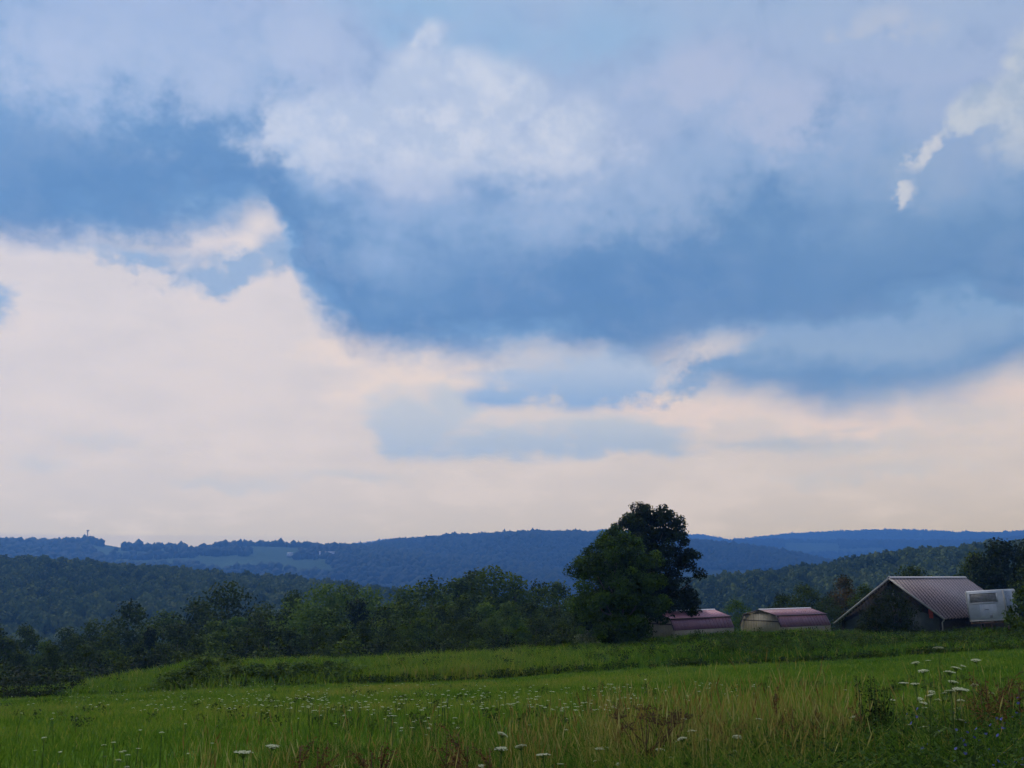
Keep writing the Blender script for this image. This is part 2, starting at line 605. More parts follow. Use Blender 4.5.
def G(x, y):
    x, y = np.broadcast_arrays(np.asarray(x, float), np.asarray(y, float))
    near = plane(x, np.clip(y, -60, 58))
    t = np.clip(x / np.maximum(y, 1), TCOL[0], TCOL[-1])
    ci = np.clip(np.searchsorted(TCOL, t) - 1, 0, len(TCOL) - 2)
    cf = (t - TCOL[ci]) / (TCOL[ci + 1] - TCOL[ci])
    yy = np.clip(y, 58, 700)
    ri = np.clip(np.searchsorted(ROWS, yy) - 1, 0, len(ROWS) - 2)
    rf = (yy - ROWS[ri]) / (ROWS[ri + 1] - ROWS[ri])
    a = ZT[ri, ci] * (1 - cf) + ZT[ri, ci + 1] * cf
    b = ZT[ri + 1, ci] * (1 - cf) + ZT[ri + 1, ci + 1] * cf
    far = a * (1 - rf) + b * rf
    out = np.where(y < 58, near, far)
    return out + wob(x, y) * np.clip((700 - y) / 400, 0, 1) * np.clip(np.hypot(x, y) / 8, 0, 1)


def g(x, y):
    return float(G(x, y))


def hit(px, py, lift=0.0, y0=3.0, y1=400.0):
    """where the line of sight through a pixel comes down to `lift` above the ground"""
    d = ray(px, py)
    Y = np.linspace(y0, y1, 8000)
    s = Y / d[1]
    z = CAM[2] + d[2] * s
    i = np.argmax(z <= G(d[0] * s, Y) + lift)
    if z[i] > G(d[0] * s[i], Y[i]) + lift:
        return None
    return np.array([d[0] * s[i], Y[i], z[i] - lift])


# ------------------------------------------------------------------ ground
gm, N = material('meadow_soil')
geo = N.new('ShaderNodeNewGeometry')
n1 = N.noise(geo.outputs['Position'], 0.12, 5, 0.6)
n2 = N.noise(geo.outputs['Position'], 1.7, 6, 0.65)
n3 = N.noise(geo.outputs['Position'], 14.0, 4, 0.7)
c = N.mix(N.step(n1, 0.35, 0.65), (0.066, 0.140, 0.008), (0.094, 0.185, 0.011))
c = N.mix(N.step(n2, 0.42, 0.68, 0, .7), c, (0.085, 0.160, 0.012))
c = N.mix(N.step(n3, 0.52, 0.72, 0, .6), c, (0.038, 0.060, 0.012))
finish(N, principled(N, c, 0.95, 0.05, 0, n3, 0.06))

ys = np.concatenate([np.linspace(-150, -5, 20), np.arange(-4, 56, .8), np.arange(56.5, 95, .6), np.geomspace(95, 750, 70)[0:], np.geomspace(800, 8300, 14)])
ss = np.linspace(-1, 1, 181)
SS, YY = np.meshgrid(ss, ys)
XX = SS * (60 + 0.9 * np.maximum(YY, 0))
ZZ = G(XX, YY)
V = np.stack([XX, YY, ZZ], -1).reshape(-1, 3)
ni, nj = XX.shape
I = np.arange(ni * nj).reshape(ni, nj)
Q = np.stack([I[:-1, :-1], I[:-1, 1:], I[1:, 1:], I[1:, :-1]], -1).reshape(-1, 4)
tag(obj('ground', build_mesh('ground', V, [Q], gm, True)), 'green meadow ground sloping down from the weeds towards the tree line', 'ground', kind='structure')

# ------------------------------------------------------------------ hills
BASE = -62.0
RNG = np.random.default_rng(7)


def vnoise(x, y, seed=0):
    """cheap smooth value noise"""
    def h(i, j):
        q = np.sin(i * 127.1 + j * 311.7 + seed * 74.7) * 43758.5453
        return q - np.floor(q)
    i, j = np.floor(x), np.floor(y)
    u, v = sm(x - i), sm(y - j)
    return (h(i, j) * (1 - u) + h(i + 1, j) * u) * (1 - v) + (h(i, j + 1) * (1 - u) + h(i + 1, j + 1) * u) * v


class Hill:
    def __init__(self, Y, W, prof, canopy=0.0, back=None):
        self.Y, self.W, self.back = Y, W, back or W
        P = np.array([at(px, py, Y) for px, py in prof])
        self.px, self.pz = P[:, 0], P[:, 2] - canopy

    def z(self, x, y):
        zc = np.interp(x, self.px, self.pz)
        r = self.Y * .02
        zc = .5 * zc + .25 * np.interp(x - r * .35, self.px, self.pz) + .25 * np.interp(x + r * .35, self.px, self.pz)
        s = np.where(y <= self.Y, (y - self.Y + self.W) / self.W, (self.Y + self.back - y) / self.back)
        s = np.clip(s, 0, 1)
        sh = np.sin(s * math.pi / 2) ** 0.9
        bump = (vnoise(x / (self.W * .25), y / (self.W * .25), 3) - .5) * .10 * (1 - s) * s * 4
        return BASE + (zc - BASE) * np.clip(sh + bump, 0, 1)

    def mesh(self, name, mat, nx=220, ny=60):
        x = np.linspace(self.px[0], self.px[-1], nx)
        y = np.concatenate([np.linspace(self.Y - self.W, self.Y, ny), np.linspace(self.Y, self.Y + self.back, 14)[1:]])
        X, Y = np.meshgrid(x, y)
        V = np.stack([X, Y, self.z(X, Y)], -1).reshape(-1, 3)
        I = np.arange(X.size).reshape(X.shape)
        Q = np.stack([I[:-1, :-1], I[:-1, 1:], I[1:, 1:], I[1:, :-1]], -1).reshape(-1, 4)
        return build_mesh(name, V, [Q], mat, True)


def hill_mat(name, a, b, sc):
    m, N = material(name)
    geo = N.new('ShaderNodeNewGeometry')
    n = N.noise(geo.outputs['Position'], sc, 6, 0.65)
    n2 = N.noise(geo.outputs['Position'], sc * 9, 4, 0.65)
    c = N.mix(N.step(n, 0.35, 0.65), a, b)
    c = N.mix(N.step(n2, 0.4, 0.7, 0, .4), c, [v * .6 for v in a])
    finish(N, principled(N, c, 0.95, 0.05))
    return m


floor_m = hill_mat('woodland_floor', (0.030, 0.045, 0.018), (0.045, 0.062, 0.024), 0.01)
farm_m = hill_mat('hill_pasture', (0.038, 0.066, 0.026), (0.058, 0.092, 0.036), 0.006)

HL = Hill(760, 330, [(-500, 556), (-200, 553), (0, 558), (60, 560), (150, 565), (250, 574), (330, 581), (380, 587), (480, 598), (560, 612), (640, 625), (700, 640)], 7)
HR = Hill(680, 300, [(520, 640), (600, 606), (640, 592), (690, 579), (760, 570), (820, 562), (880, 552), (950, 545), (1024, 538), (1250, 522), (1500, 520)], 7)
HF = Hill(2600, 700, [(-500, 541), (-200, 541), (0, 543), (60, 544), (100, 543), (112, 547), (140, 547), (200, 548), (260, 546), (345, 549), (420, 556), (520, 566), (620, 578), (700, 590)], 2)
HC = Hill(3000, 700, [(120, 590), (200, 574), (300, 557), (345, 549), (400, 541), (450, 536), (500, 534), (560, 533), (600, 535), (660, 539), (700, 542), (760, 548), (800, 557), (860, 571), (950, 585)], 7)
HD = Hill(5000, 1000, [(560, 575), (660, 553), (700, 547), (730, 542), (760, 541), (850, 542), (950, 542), (1000, 539), (1100, 536), (1400, 535)], 7)
HE = Hill(7000, 1200, [(480, 560), (600, 531), (690, 536), (710, 538), (724, 542), (760, 538), (800, 535), (850, 532), (900, 531), (960, 534), (1000, 534), (1024, 531), (1200, 528), (1500, 532)], 4)
HP = Hill(6600, 900, [(250, 575), (330, 552), (360, 545), (390, 542), (430, 540), (460, 540), (500, 546), (560, 560), (620, 575)], 4)

for nm, h, mt, lb in [('hill', HL, floor_m, 'dark wooded hill rising behind the left tree line'),
                      ('hill', HR, floor_m, 'dark green wooded hill behind the sheds and the barn'),
                      ('hill', HF, farm_m, 'blue farmed ridge with pale pastures and an antenna mast on its crest'),
                      ('hill', HC, floor_m, 'broad deep blue wooded ridge to the left of the two big trees'),
                      ('hill', HD, floor_m, 'blue ridge with a pale clearing low on the right skyline'),
                      ('hill', HE, floor_m, 'palest blue ridge forming the far right skyline'),
                      ('hill', HP, floor_m, 'small pale hilltop peeping over the broad blue ridge')]:
    tag(obj(nm, h.mesh(nm, mt)), lb, 'hill', kind='structure')


# ------------------------------------------------------------------ foliage builders
def quads(P, Nrm, size, rng, aspect=1.0, roll=None):
    """one bent leaf-like quad per point"""
    n = len(P)
    Nrm = Nrm / (np.linalg.norm(Nrm, axis=1)[:, None] + 1e-9)
    r = rng.normal(size=(n, 3))
    a = np.cross(Nrm, r)
    a /= np.linalg.norm(a, axis=1)[:, None] + 1e-9
    b = np.cross(Nrm, a)
    size = np.broadcast_to(np.asarray(size, float), (n,))[:, None]
    k = rng.uniform(.75, 1.25, (n, 4, 1))
    a, b = a * size * .5, b * size * .5 * aspect
    lift = Nrm * size * rng.uniform(-.12, .12, (n, 1))
    V = np.stack([P - a * k[:, 0], P - b * k[:, 1] + lift, P + a * k[:, 2], P + b * k[:, 3] + lift], 1).reshape(-1, 3)
    Fq = np.arange(n * 4).reshape(n, 4)
    return V, Fq


def ico(sub=1):
    import bmesh
    bm = bmesh.new()
    bmesh.ops.create_icosphere(bm, subdivisions=sub, radius=1.0)
    v = np.array([q.co[:] for q in bm.verts])
    f = np.array([[q.index for q in p.verts] for p in bm.faces])
    bm.free()
    return v, f


def stamp(tmpl, faces, P, S, rot, tint, rng, jitter=0.0):
    """copies of one small template at many points, as one vertex and face array"""
    n, k = len(P), len(tmpl)
    c, s = np.cos(rot)[:, None], np.sin(rot)[:, None]
    T = np.broadcast_to(tmpl[None], (n, k, 3)).copy()
    if jitter:
        T *= 1 + rng.normal(0, jitter, (n, k, 1))
    x = T[:, :, 0] * c - T[:, :, 1] * s
    y = T[:, :, 0] * s + T[:, :, 1] * c
    S = np.asarray(S, float)
    if S.ndim == 1:
        S = np.stack([S, S, S], 1)
    V = np.stack([x * S[:, None, 0], y * S[:, None, 1], T[:, :, 2] * S[:, None, 2]], -1) + P[:, None, :]
    Fc = (faces[None] + (np.arange(n) * k)[:, None, None]).reshape(-1, faces.shape[1])
    return V.reshape(-1, 3), Fc, np.repeat(tint, k)


def leafy_template(nl, size, rng):
    d = rng.normal(size=(nl, 3))
    d /= np.linalg.norm(d, axis=1)[:, None]
    d[:, 2] = np.abs(d[:, 2]) * 1.1 - .35
    lump = 1 + .22 * np.sin(d[:, 0] * 4 + 1) * np.sin(d[:, 1] * 4.4 + 2)
    P = d * (lump * rng.uniform(.72, 1.05, nl))[:, None]
    V, Fq = quads(P, d + rng.normal(0, .55, d.shape), size, rng)
    return V, Fq


def forest(name, hill, xr, spacing, size, tmpl, mat, label, mask=None, smin=0.1, back=60.0, jit=0.0, seed=1, front=None):
    rng = np.random.default_rng(seed)
    y0 = hill.Y - hill.W * (1 - smin) if front is None else front
    xs, yv = np.arange(xr[0], xr[1], spacing), np.arange(y0, hill.Y + back, spacing)
    X, Y = np.meshgrid(xs, yv)
    X, Y = X.ravel() + rng.uniform(-.5, .5, X.size) * spacing, Y.ravel() + rng.uniform(-.5, .5, X.size) * spacing
    if mask is not None:
        k = mask(X, Y, rng)
        X, Y = X[k], Y[k]
    sz = size * rng.uniform(.55, 1.45, X.size) * (0.8 + .4 * vnoise(X / 60, Y / 60, seed))
    hgt = sz * rng.uniform(.9, 1.35, X.size)
    Z = hill.z(X, Y) + hgt * .45
    tint = np.clip(.5 + rng.normal(0, .23, X.size) + (vnoise(X / 70, Y / 70, seed + 4) - .5) * .7, 0, 1)
    V, Fc, T = stamp(tmpl[0], tmpl[1], np.stack([X, Y, Z], 1), np.stack([sz, sz, hgt], 1), rng.uniform(0, 6.28, X.size), tint, rng, jit)
    # a little variation from leaf to leaf
    T = np.clip(T + np.repeat(rng.normal(0, .10, len(T) // 4 + 1), 4)[:len(T)], 0, 1)
    o = obj(name, build_mesh(name, V, [Fc], mat, False, T))
    tag(o, label, 'forest', kind='stuff')
    return o


wood_m = leaf_mat('woodland_leaves', [(0.030, 0.048, 0.012), (0.055, 0.084, 0.016), (0.082, 0.112, 0.020), (0.115, 0.140, 0.026)], 0.25)
rt = np.random.default_rng(3)
T_near = leafy_template(110, .42, rt)
T_far = ico(1)
xl = at(-120, 560, 760)[0], at(640, 600, 760)[0]
forest('forest', HL, xl, 6.0, 3.9, T_near, wood_m, 'continuous woodland covering the dark hill on the left', smin=.08, back=25, seed=2)
xl = at(560, 600, 680)[0], at(1140, 560, 680)[0]
forest('forest', HR, xl, 6.0, 3.9, T_near, wood_m, 'continuous woodland covering the green hill behind the barn', smin=.08, back=25, seed=5)


def farm_mask(X, Y, rng):
    px = 512 + X / Y * F
    s = (Y - HF.Y + HF.W) / HF.W
    n = vnoise(X / 90, Y / 90, 7)
    m = s < .30 + .12 * n
    m |= (px < 78 + 70 * (1 - s)) & (s < 1.02)
    m |= (px < 106) & (s > .90) & (s < 1.03)
    m |= (s > .93) & (s < 1.02) & (((px > 127) & (px < 196) & (n > .25)) | ((px > 205) & (n > .12)))
    m |= (px > 340 + 40 * (n - .5)) & (s < 1.02)
    m |= (s > .55) & (s < .60) & (n > .35) | (s > .74) & (s < .765) & (n > .45)
    m |= (px > 185) & (s > .60) & (s < .80) & (n > .42)
    m |= (px > 75) & (px < 200) & (s > .52) & (s < .58) & (n > .3)
    return m


far_m = leaf_mat('distant_woodland_leaves', [(0.013, 0.020, 0.011), (0.021, 0.033, 0.015), (0.032, 0.046, 0.018)], 0.1)
forest('forest', HF, (at(-80, 545, 2600)[0], at(600, 560, 2600)[0]), 13, 8, T_far, far_m, 'woods and hedgerows between the pale pastures on the farmed ridge', farm_mask, smin=.15, back=40, jit=.16, seed=8)
forest('forest', HC, (at(230, 560, 3000)[0], at(880, 560, 3000)[0]), 10.5, 6.2, T_far, far_m, 'unbroken woodland on the broad deep blue ridge', smin=.3, back=20, jit=.16, seed=9)


def clear_mask(X, Y, rng):
    px = 512 + X / Y * F
    s = (Y - HD.Y + HD.W) / HD.W
    return ~((px > 780) & (px < 835) & (s > .55) & (s < .9 + .08 * np.sin(px * .3)) | (px > 700) & (px < 880) & (s > .5) & (s < .62))


bpy.data.objects['hill.004'].data.materials[0] = farm_m
forest('forest', HD, (at(640, 560, 5000)[0], at(1080, 560, 5000)[0]), 14, 8, T_far, far_m, 'woodland around the pale clearing on the blue right ridge', clear_mask, smin=.4, back=20, jit=.16, seed=10)
forest('forest', HE, (at(590, 560, 7000)[0], at(1080, 560, 7000)[0]), 20, 9, T_far, wood_m, 'woodland along the palest far right skyline', smin=.6, back=20, jit=.16, seed=11)
forest('forest', HP, (at(300, 560, 6600)[0], at(560, 560, 6600)[0]), 20, 9, T_far, wood_m, 'woodland on the small pale hilltop beyond the blue ridge', smin=.6, back=20, jit=.16, seed=12)

# ------------------------------------------------------------------ haze: one box of even air
hb = MB()
hx, y0, y1, z0, z1 = 9000.0, -400.0, 8500.0, -66.0, TOP
hb.box(((0), (y0 + y1) / 2, (z0 + z1) / 2), (2 * hx, y1 - y0, z1 - z0))
hm = bpy.data.materials.new('summer_haze')
hm.use_nodes = True
hm.node_tree.nodes.clear()
o_ = hm.node_tree.nodes.new('ShaderNodeOutputMaterial')
v_ = hm.node_tree.nodes.new('ShaderNodeVolumePrincipled')
v_.inputs['Color'].default_value = HAZE_COL + (1,)
v_.inputs['Density'].default_value = HAZE_D
v_.inputs['Anisotropy'].default_value = HAZE_G
hm.node_tree.links.new(v_.outputs[0], o_.inputs['Volume'])
tag(hb.obj('haze', hm), 'blue summer haze filling the valley air', 'haze', kind='stuff')
# ------------------------------------------------------------------ trees
def crown_arrays(seed, prof, width, n_clump, n_leaf, leaf, clump_r=.16, out_bias=.55, lump=.16, droop=0.0):
    """clumps of leaves spread through a crown; prof = [(height, half width share)]"""
    rng = np.random.default_rng(seed)
    pz = np.array([p[0] for p in prof]); pr = np.array([p[1] for p in prof])
    ph = rng.uniform(0, 6.28, 6)
    zz = np.linspace(pz[0], pz[-1], 200)
    wt = np.interp(zz, pz, pr) + .12
    wt /= wt.sum()
    z = rng.choice(zz, n_clump, p=wt)
    a = rng.uniform(0, 2 * math.pi, n_clump)
    H = pz[-1] - pz[0]
    lum = 1 + lump * (np.sin(2 * a + ph[0] + z / H * 4) + .7 * np.sin(3 * a + ph[1] - z / H * 7) + .6 * np.sin(5 * a + ph[2] + z / H * 11))
    rad = np.interp(z, pz, pr) * width * .5 * lum
    fr = np.where(rng.random(n_clump) < out_bias, rng.uniform(.78, 1.04, n_clump), np.sqrt(rng.uniform(0, .7, n_clump)))
    rc = width * clump_r * rng.uniform(.55, 1.25, n_clump)
    rr = np.maximum(rad * fr - rc * .45, 0)
    Cc = np.stack([rr * np.cos(a), rr * np.sin(a), z - droop * fr ** 2 * width * .2], 1)
    ci = rng.choice(n_clump, n_leaf, p=rc ** 2 / (rc ** 2).sum())
    d = rng.normal(size=(n_leaf, 3))
    d /= np.linalg.norm(d, axis=1)[:, None]
    P = Cc[ci] + d * (rc[ci] * rng.uniform(.25, 1.0, n_leaf) ** .6)[:, None] * np.array([1, 1, .72])
    nrm = d * .8 + rng.normal(0, .6, d.shape) + np.array([0, 0, .35])
    ctint = np.clip(rng.normal(.45, .20, n_clump), 0, 1)
    V, Q = quads(P, nrm, leaf * rng.uniform(.6, 1.35, n_leaf), rng, rng.uniform(.6, 1.0, (n_leaf, 1)))
    T = np.repeat(np.clip(ctint[ci] + rng.normal(0, .16, n_leaf), 0, 1), 4)
    return V, Q, T, Cc, rc


def trunk_mb(h, r0, clumps, rng, n_limb=14, lean=0.0, fork=.35):
    mb = MB()
    k = 9
    t = np.linspace(0, 1, k)
    ax = np.stack([lean * h * t ** 1.5 + .02 * h * np.sin(t * 5 + 1), .02 * h * np.sin(t * 4), t * h * .86], 1)
    rad = r0 * (1 - t) ** .8 + r0 * .10
    rad[0] *= 1.45
    mb.tube(np.vstack([ax[0] - [0, 0, .8], ax]), np.concatenate([[rad[0]], rad]), 8)
    order = rng.permutation(len(clumps))[:n_limb]
    for i in order:
        c = clumps[i]
        zs = np.clip(c[2] * rng.uniform(.45, .7), h * .14, h * .75)
        p0 = np.array([np.interp(zs, ax[:, 2], ax[:, 0]), np.interp(zs, ax[:, 2], ax[:, 1]), zs])
        mid = p0 * .45 + c * .55 + np.array([0, 0, -.04 * h])
        rr = r0 * .42 * (1 - zs / h) + .02
        mb.tube([p0, p0 * .75 + mid * .25, mid, c], [rr, rr * .8, rr * .5, rr * .15], 5)
    return mb


bark = bark_mat('grey_bark', (0.10, 0.085, 0.07))
LEAF = {
    'dark': leaf_mat('dark_leaves', [(0.016, 0.026, 0.006), (0.032, 0.049, 0.008), (0.053, 0.078, 0.011), (0.080, 0.112, 0.015)], .22, obj_random=.25),
    'mid': leaf_mat('green_leaves', [(0.024, 0.042, 0.008), (0.050, 0.080, 0.012), (0.076, 0.118, 0.015), (0.11, 0.155, 0.020)], .28, obj_random=.3),
    'deep': leaf_mat('deep_green_leaves', [(0.015, 0.030, 0.007), (0.034, 0.062, 0.010), (0.058, 0.104, 0.013), (0.092, 0.152, 0.018)], .28),
    'bright': leaf_mat('yellow_green_leaves', [(0.032, 0.060, 0.010), (0.062, 0.108, 0.014), (0.095, 0.155, 0.020), (0.13, 0.190, 0.028)], .32, obj_random=.3),
    'rust': leaf_mat('rusty_leaves', [(0.030, 0.035, 0.014), (0.060, 0.052, 0.018), (0.10, 0.068, 0.020), (0.13, 0.080, 0.024)], .28),
    'pale': leaf_mat('pale_flowering_leaves', [(0.05, 0.075, 0.03), (0.09, 0.12, 0.05), (0.14, 0.17, 0.09), (0.24, 0.26, 0.18)], .28),
    'black': leaf_mat('near_black_leaves', [(0.008, 0.014, 0.006), (0.014, 0.023, 0.008), (0.022, 0.036, 0.010), (0.036, 0.056, 0.014)], .15, obj_random=.2),  # near-black green foliage colour
}
PROF = {
    'oval':  [(.06, .35), (.18, .78), (.35, 1.0), (.55, .95), (.75, .72), (.9, .40), (1.0, .10)],
    'round': [(.10, .40), (.22, .85), (.42, 1.0), (.62, .98), (.82, .74), (.94, .42), (1.0, .14)],
    'tall':  [(.08, .45), (.20, .80), (.40, .92), (.60, 1.0), (.78, .80), (.92, .46), (1.0, .12)],
    'cone':  [(.04, .70), (.12, 1.0), (.35, .86), (.6, .58), (.82, .30), (1.0, .04)],
    'shrub': [(.0, .72), (.18, 1.0), (.45, .98), (.70, .76), (.90, .42), (1.0, .12)],
}
_proto = {}


def tree_mesh(kind, shape, wr, seed, n_leaf, leaf, n_clump=70, trunk=True):
    """meshes for one tree 10 m tall"""
    key = (kind, shape, wr, seed, n_leaf)
    if key not in _proto:
        V, Q, T, Cc, rc = crown_arrays(seed, [(a * 10, b) for a, b in PROF[shape]], 10 * wr, n_clump, n_leaf, leaf, lump=.11)
        cm = build_mesh('crown', V, [Q], LEAF[kind], False, T)
        tmm = trunk_mb(10, .17 if trunk else .06, Cc, np.random.default_rng(seed + 9), 12).mesh('trunk', bark, True)
        _proto[key] = (tmm, cm)
    return _proto[key]


def place_tree(name, label, cat, loc, h, meshes, rz, group=None, sx=1.0):
    root = empty(name, loc, rz, (h / 10 * sx, h / 10 * sx, h / 10))
    tag(root, label, cat, group)
    obj('trunk' if cat == 'tree' else 'stem', meshes[0], root)
    obj('crown' if cat == 'tree' else 'foliage', meshes[1], root)
    return root


def tree_at(px, ytop, Y, name, label, kind, shape, wr, seed, group=None, n_leaf=5200, leaf=.31, cat='tree', sink=.3, rz=None, n_clump=95, sx=1.0):
    p = at(px, ytop, Y)
    z = g(p[0], Y) - sink
    h = max(p[2] - z, 1.2)
    return place_tree(name, label, cat, (p[0], Y, z), h, tree_mesh(kind, shape, wr, seed, n_leaf, leaf, n_clump), random.uniform(0, 6.28) if rz is None else rz, group, sx)


random.seed(11)
# --- the two big trees
def big_tree(px, ytop, Y, wpx, label, kind, prof, seed, n_clump, n_leaf, leaf, lean, cr, ob, lump, name='broadleaf_tree'):
    p = at(px, ytop, Y)
    z = g(p[0], Y)
    h = p[2] - z
    w = wpx / F * Y
    root = tag(empty(name, (p[0], Y, z)), label, 'tree')
    V, Q, T, Cc, rc = crown_arrays(seed, [(a * h, b) for a, b in prof], w, n_clump, n_leaf, leaf, cr, ob, lump)
    trunk_mb(h, .26, Cc, np.random.default_rng(seed), 34, lean).obj('trunk', bark, root, True)
    obj('crown', build_mesh('crown', V, [Q], LEAF[kind], False, T), root)
    return root


big_tree(617, 532, 80, 94, 'rounded leafy green tree standing in front of a taller dark tree', 'deep',
         [(.09, .50), (.15, .88), (.28, 1.0), (.45, 1.0), (.62, .95), (.78, .82), (.9, .58), (1.0, .20)], 21, 200, 48000, .17, 0.0, .105, .60, .06)
big_tree(649, 507, 91, 96, 'tallest tree, with a ragged dark crown against the sky behind a rounder one', 'black',
         [(.10, .66), (.18, .94), (.36, 1.0), (.50, 1.0), (.64, .96), (.78, .88), (.90, .70), (1.0, .34)], 34, 330, 60000, .19, 0.01, .085, .55, .06)

# --- tree line beyond the field: three ranks, tops following the photograph's outline
GT = 'trees of the tree line beyond the field'
LB = {'dark': 'dark green bushy tree within the long tree line beyond the field',
      'mid': 'mid green tree within the long tree line beyond the field',
      'bright': 'lighter yellow-green tree within the long tree line beyond the field',
      'black': 'almost black tree within the long tree line beyond the field'}
special = {
    ('b', 225): ('dark', 'round', 1.15, 'broad round dark tree standing above the left half of the tree line'),
    ('b', 130): ('dark', 'tall', .8, 'dark rounded tree breaking the low tree line near the left edge'),
    ('b', 320): ('bright', 'round', 1.0, 'tall yellow-green tree just right of the broad round dark tree'),
    ('m', 355): ('black', 'cone', .9, 'almost black cone-shaped tree in front of yellow-green trees'),
    ('b', 492): ('mid', 'round', 1.0, 'highest dense green tree in the middle of the tree line'),
    ('b', 562): ('mid', 'tall', .8, 'green tree of the tree line closest to the two big trees'),
}
back = [(-40, 630, 'dark'), (-5, 627, 'dark'), (28, 628, 'dark'), (62, 631, 'dark'), (92, 624, 'dark'), (130, 608, 'dark'), (163, 615, 'mid'), (196, 604, 'dark'), (225, 592, 'dark'),
        (262, 604, 'dark'), (292, 596, 'mid'), (320, 588, 'bright'), (346, 590, 'mid'), (376, 592, 'bright'), (405, 588, 'mid'), (432, 587, 'mid'), (458, 579, 'mid'), (474, 577, 'dark'), (492, 574, 'mid'), (514, 577, 'mid'),
        (536, 587, 'mid'), (562, 583, 'mid'), (588, 590, 'dark'), (612, 592, 'dark')]
mid_ = [(-30, 640, 'dark'), (8, 640, 'dark'), (45, 643, 'mid'), (80, 640, 'dark'), (112, 634, 'dark'), (148, 630, 'black'), (182, 628, 'dark'), (212, 626, 'mid'), (240, 618, 'bright'), (262, 612, 'dark'), (288, 614, 'dark'),
        (312, 606, 'bright'), (334, 612, 'mid'), (355, 602, 'black'), (384, 606, 'dark'), (410, 604, 'mid'), (436, 606, 'dark'), (462, 602, 'dark'), (486, 604, 'bright'), (508, 602, 'mid'), (530, 606, 'dark'), (552, 608, 'dark'), (578, 606, 'dark'), (600, 606, 'dark')]
front = [(-15, 656, 'dark'), (20, 654, 'dark'), (52, 650, 'dark'), (86, 648, 'dark'), (110, 650, 'mid'), (140, 646, 'dark'), (168, 646, 'dark'), (196, 640, 'dark'), (216, 634, 'mid'), (244, 630, 'dark'), (266, 628, 'dark'),
         (290, 630, 'dark'), (314, 626, 'dark'), (338, 626, 'dark'), (364, 622, 'dark'), (392, 626, 'dark'), (420, 622, 'mid'), (446, 624, 'dark'), (470, 620, 'dark'), (492, 618, 'mid'), (514, 616, 'bright'), (536, 620, 'dark'), (560, 622, 'dark'), (582, 624, 'dark')]
SH = {'dark': ['round', 'oval', 'tall'], 'mid': ['round', 'tall', 'oval'], 'bright': ['tall', 'round'], 'black': ['oval', 'round', 'cone']}
for code, rank, Y0, dy in (('b', back, 148, 9), ('m', mid_, 122, 7), ('f', front, 104, 5)):
    for i, (px, yt, kind) in enumerate(rank):
        sp = special.get((code, px))
        shape = SH[kind][i % len(SH[kind])]
        wr = {'round': .95, 'oval': .8, 'tall': .7, 'cone': .6}[shape]
        sx = random.uniform(.9, 1.25)
        lab, grp = LB[kind], GT + ', ' + {'dark': 'dark green', 'mid': 'mid green', 'bright': 'yellow-green', 'black': 'almost black'}[kind]
        if sp:
            kind, shape, wr, lab = sp
            sx, grp = 1.0, GT
        Y = Y0 + random.uniform(-dy, dy)
        tree_at(px + random.uniform(-3, 3), yt + random.uniform(-2, 2), Y, 'tree', lab, kind, shape, wr, 100 + i % 5, grp, sx=sx)

# --- low scrub at the foot of the tree line
GS = 'scrub along the foot of the tree line'
scrub = [(-20, 668, 92), (14, 672, 88), (40, 668, 90), (70, 664, 92), (98, 662, 93), (122, 660, 94), (150, 656, 95), (180, 652, 95), (210, 649, 94), (240, 648, 93), (268, 646, 93), (296, 645, 93), (322, 645, 93), (350, 643, 93), (376, 643, 92), (404, 642, 92),
         (430, 640, 92), (456, 638, 92), (482, 636, 92), (508, 634, 91), (534, 632, 91), (560, 630, 91)]
for i, (px, yt, Y) in enumerate(scrub):
    kind = ('dark', 'black', 'dark', 'mid', 'black')[i % 5]
    tree_at(px + random.uniform(-5, 5), yt + random.uniform(-4, 4), Y + random.uniform(-2, 2), 'shrub',
            {'dark': 'dark green shrub at the foot of the long tree line', 'black': 'almost black shrub at the foot of the long tree line', 'mid': 'mid green shrub at the foot of the long tree line'}[kind],
            kind, 'shrub', 1.35, 200 + i % 3, GS + ', ' + {'dark': 'dark green', 'black': 'almost black', 'mid': 'mid green'}[kind], 2200, .55, 'shrub', sx=random.uniform(1.0, 1.5))
for px, yt, Y, sx in ((4, 681, 59.6, 1.7), (26, 686, 59.2, 1.5), (50, 689, 59.5, 1.5), (-22, 678, 60, 1.8), (72, 686, 62, 1.3), (18, 668, 70, 1.9), (48, 670, 72, 1.7), (80, 676, 72, 1.5), (104, 672, 76, 1.5)):
    tree_at(px, yt, Y, 'shrub', 'dark low shrub in the bottom corner where the field meets the tree line', 'black', 'shrub', 1.35, 201, 'corner scrub beside the field', 2200, .55, 'shrub', sx=sx)

# --- brambles on the near face of the grassy bank
for i, (px, yt, Y, k) in enumerate(((176, 683, 60.6, 'bright'), (194, 682, 61, 'mid'), (214, 678, 61.2, 'bright'), (236, 675, 61.4, 'mid'), (258, 673, 61.4, 'bright'), (282, 673, 61.4, 'mid'), (304, 673, 61.4, 'bright'), (328, 675, 61.2, 'mid'), (346, 678, 61, 'bright'), (206, 660, 66, 'mid'), (228, 656, 67, 'mid'))):
    tree_at(px, yt, Y, 'bramble_bush', 'green bramble bush on the near face of the grassy bank at the field edge', k, 'shrub', 1.5, 210 + i % 3, 'bramble bushes on the grassy bank', 2600, .75, 'bush', sink=.2, sx=random.uniform(1.3, 2.1))

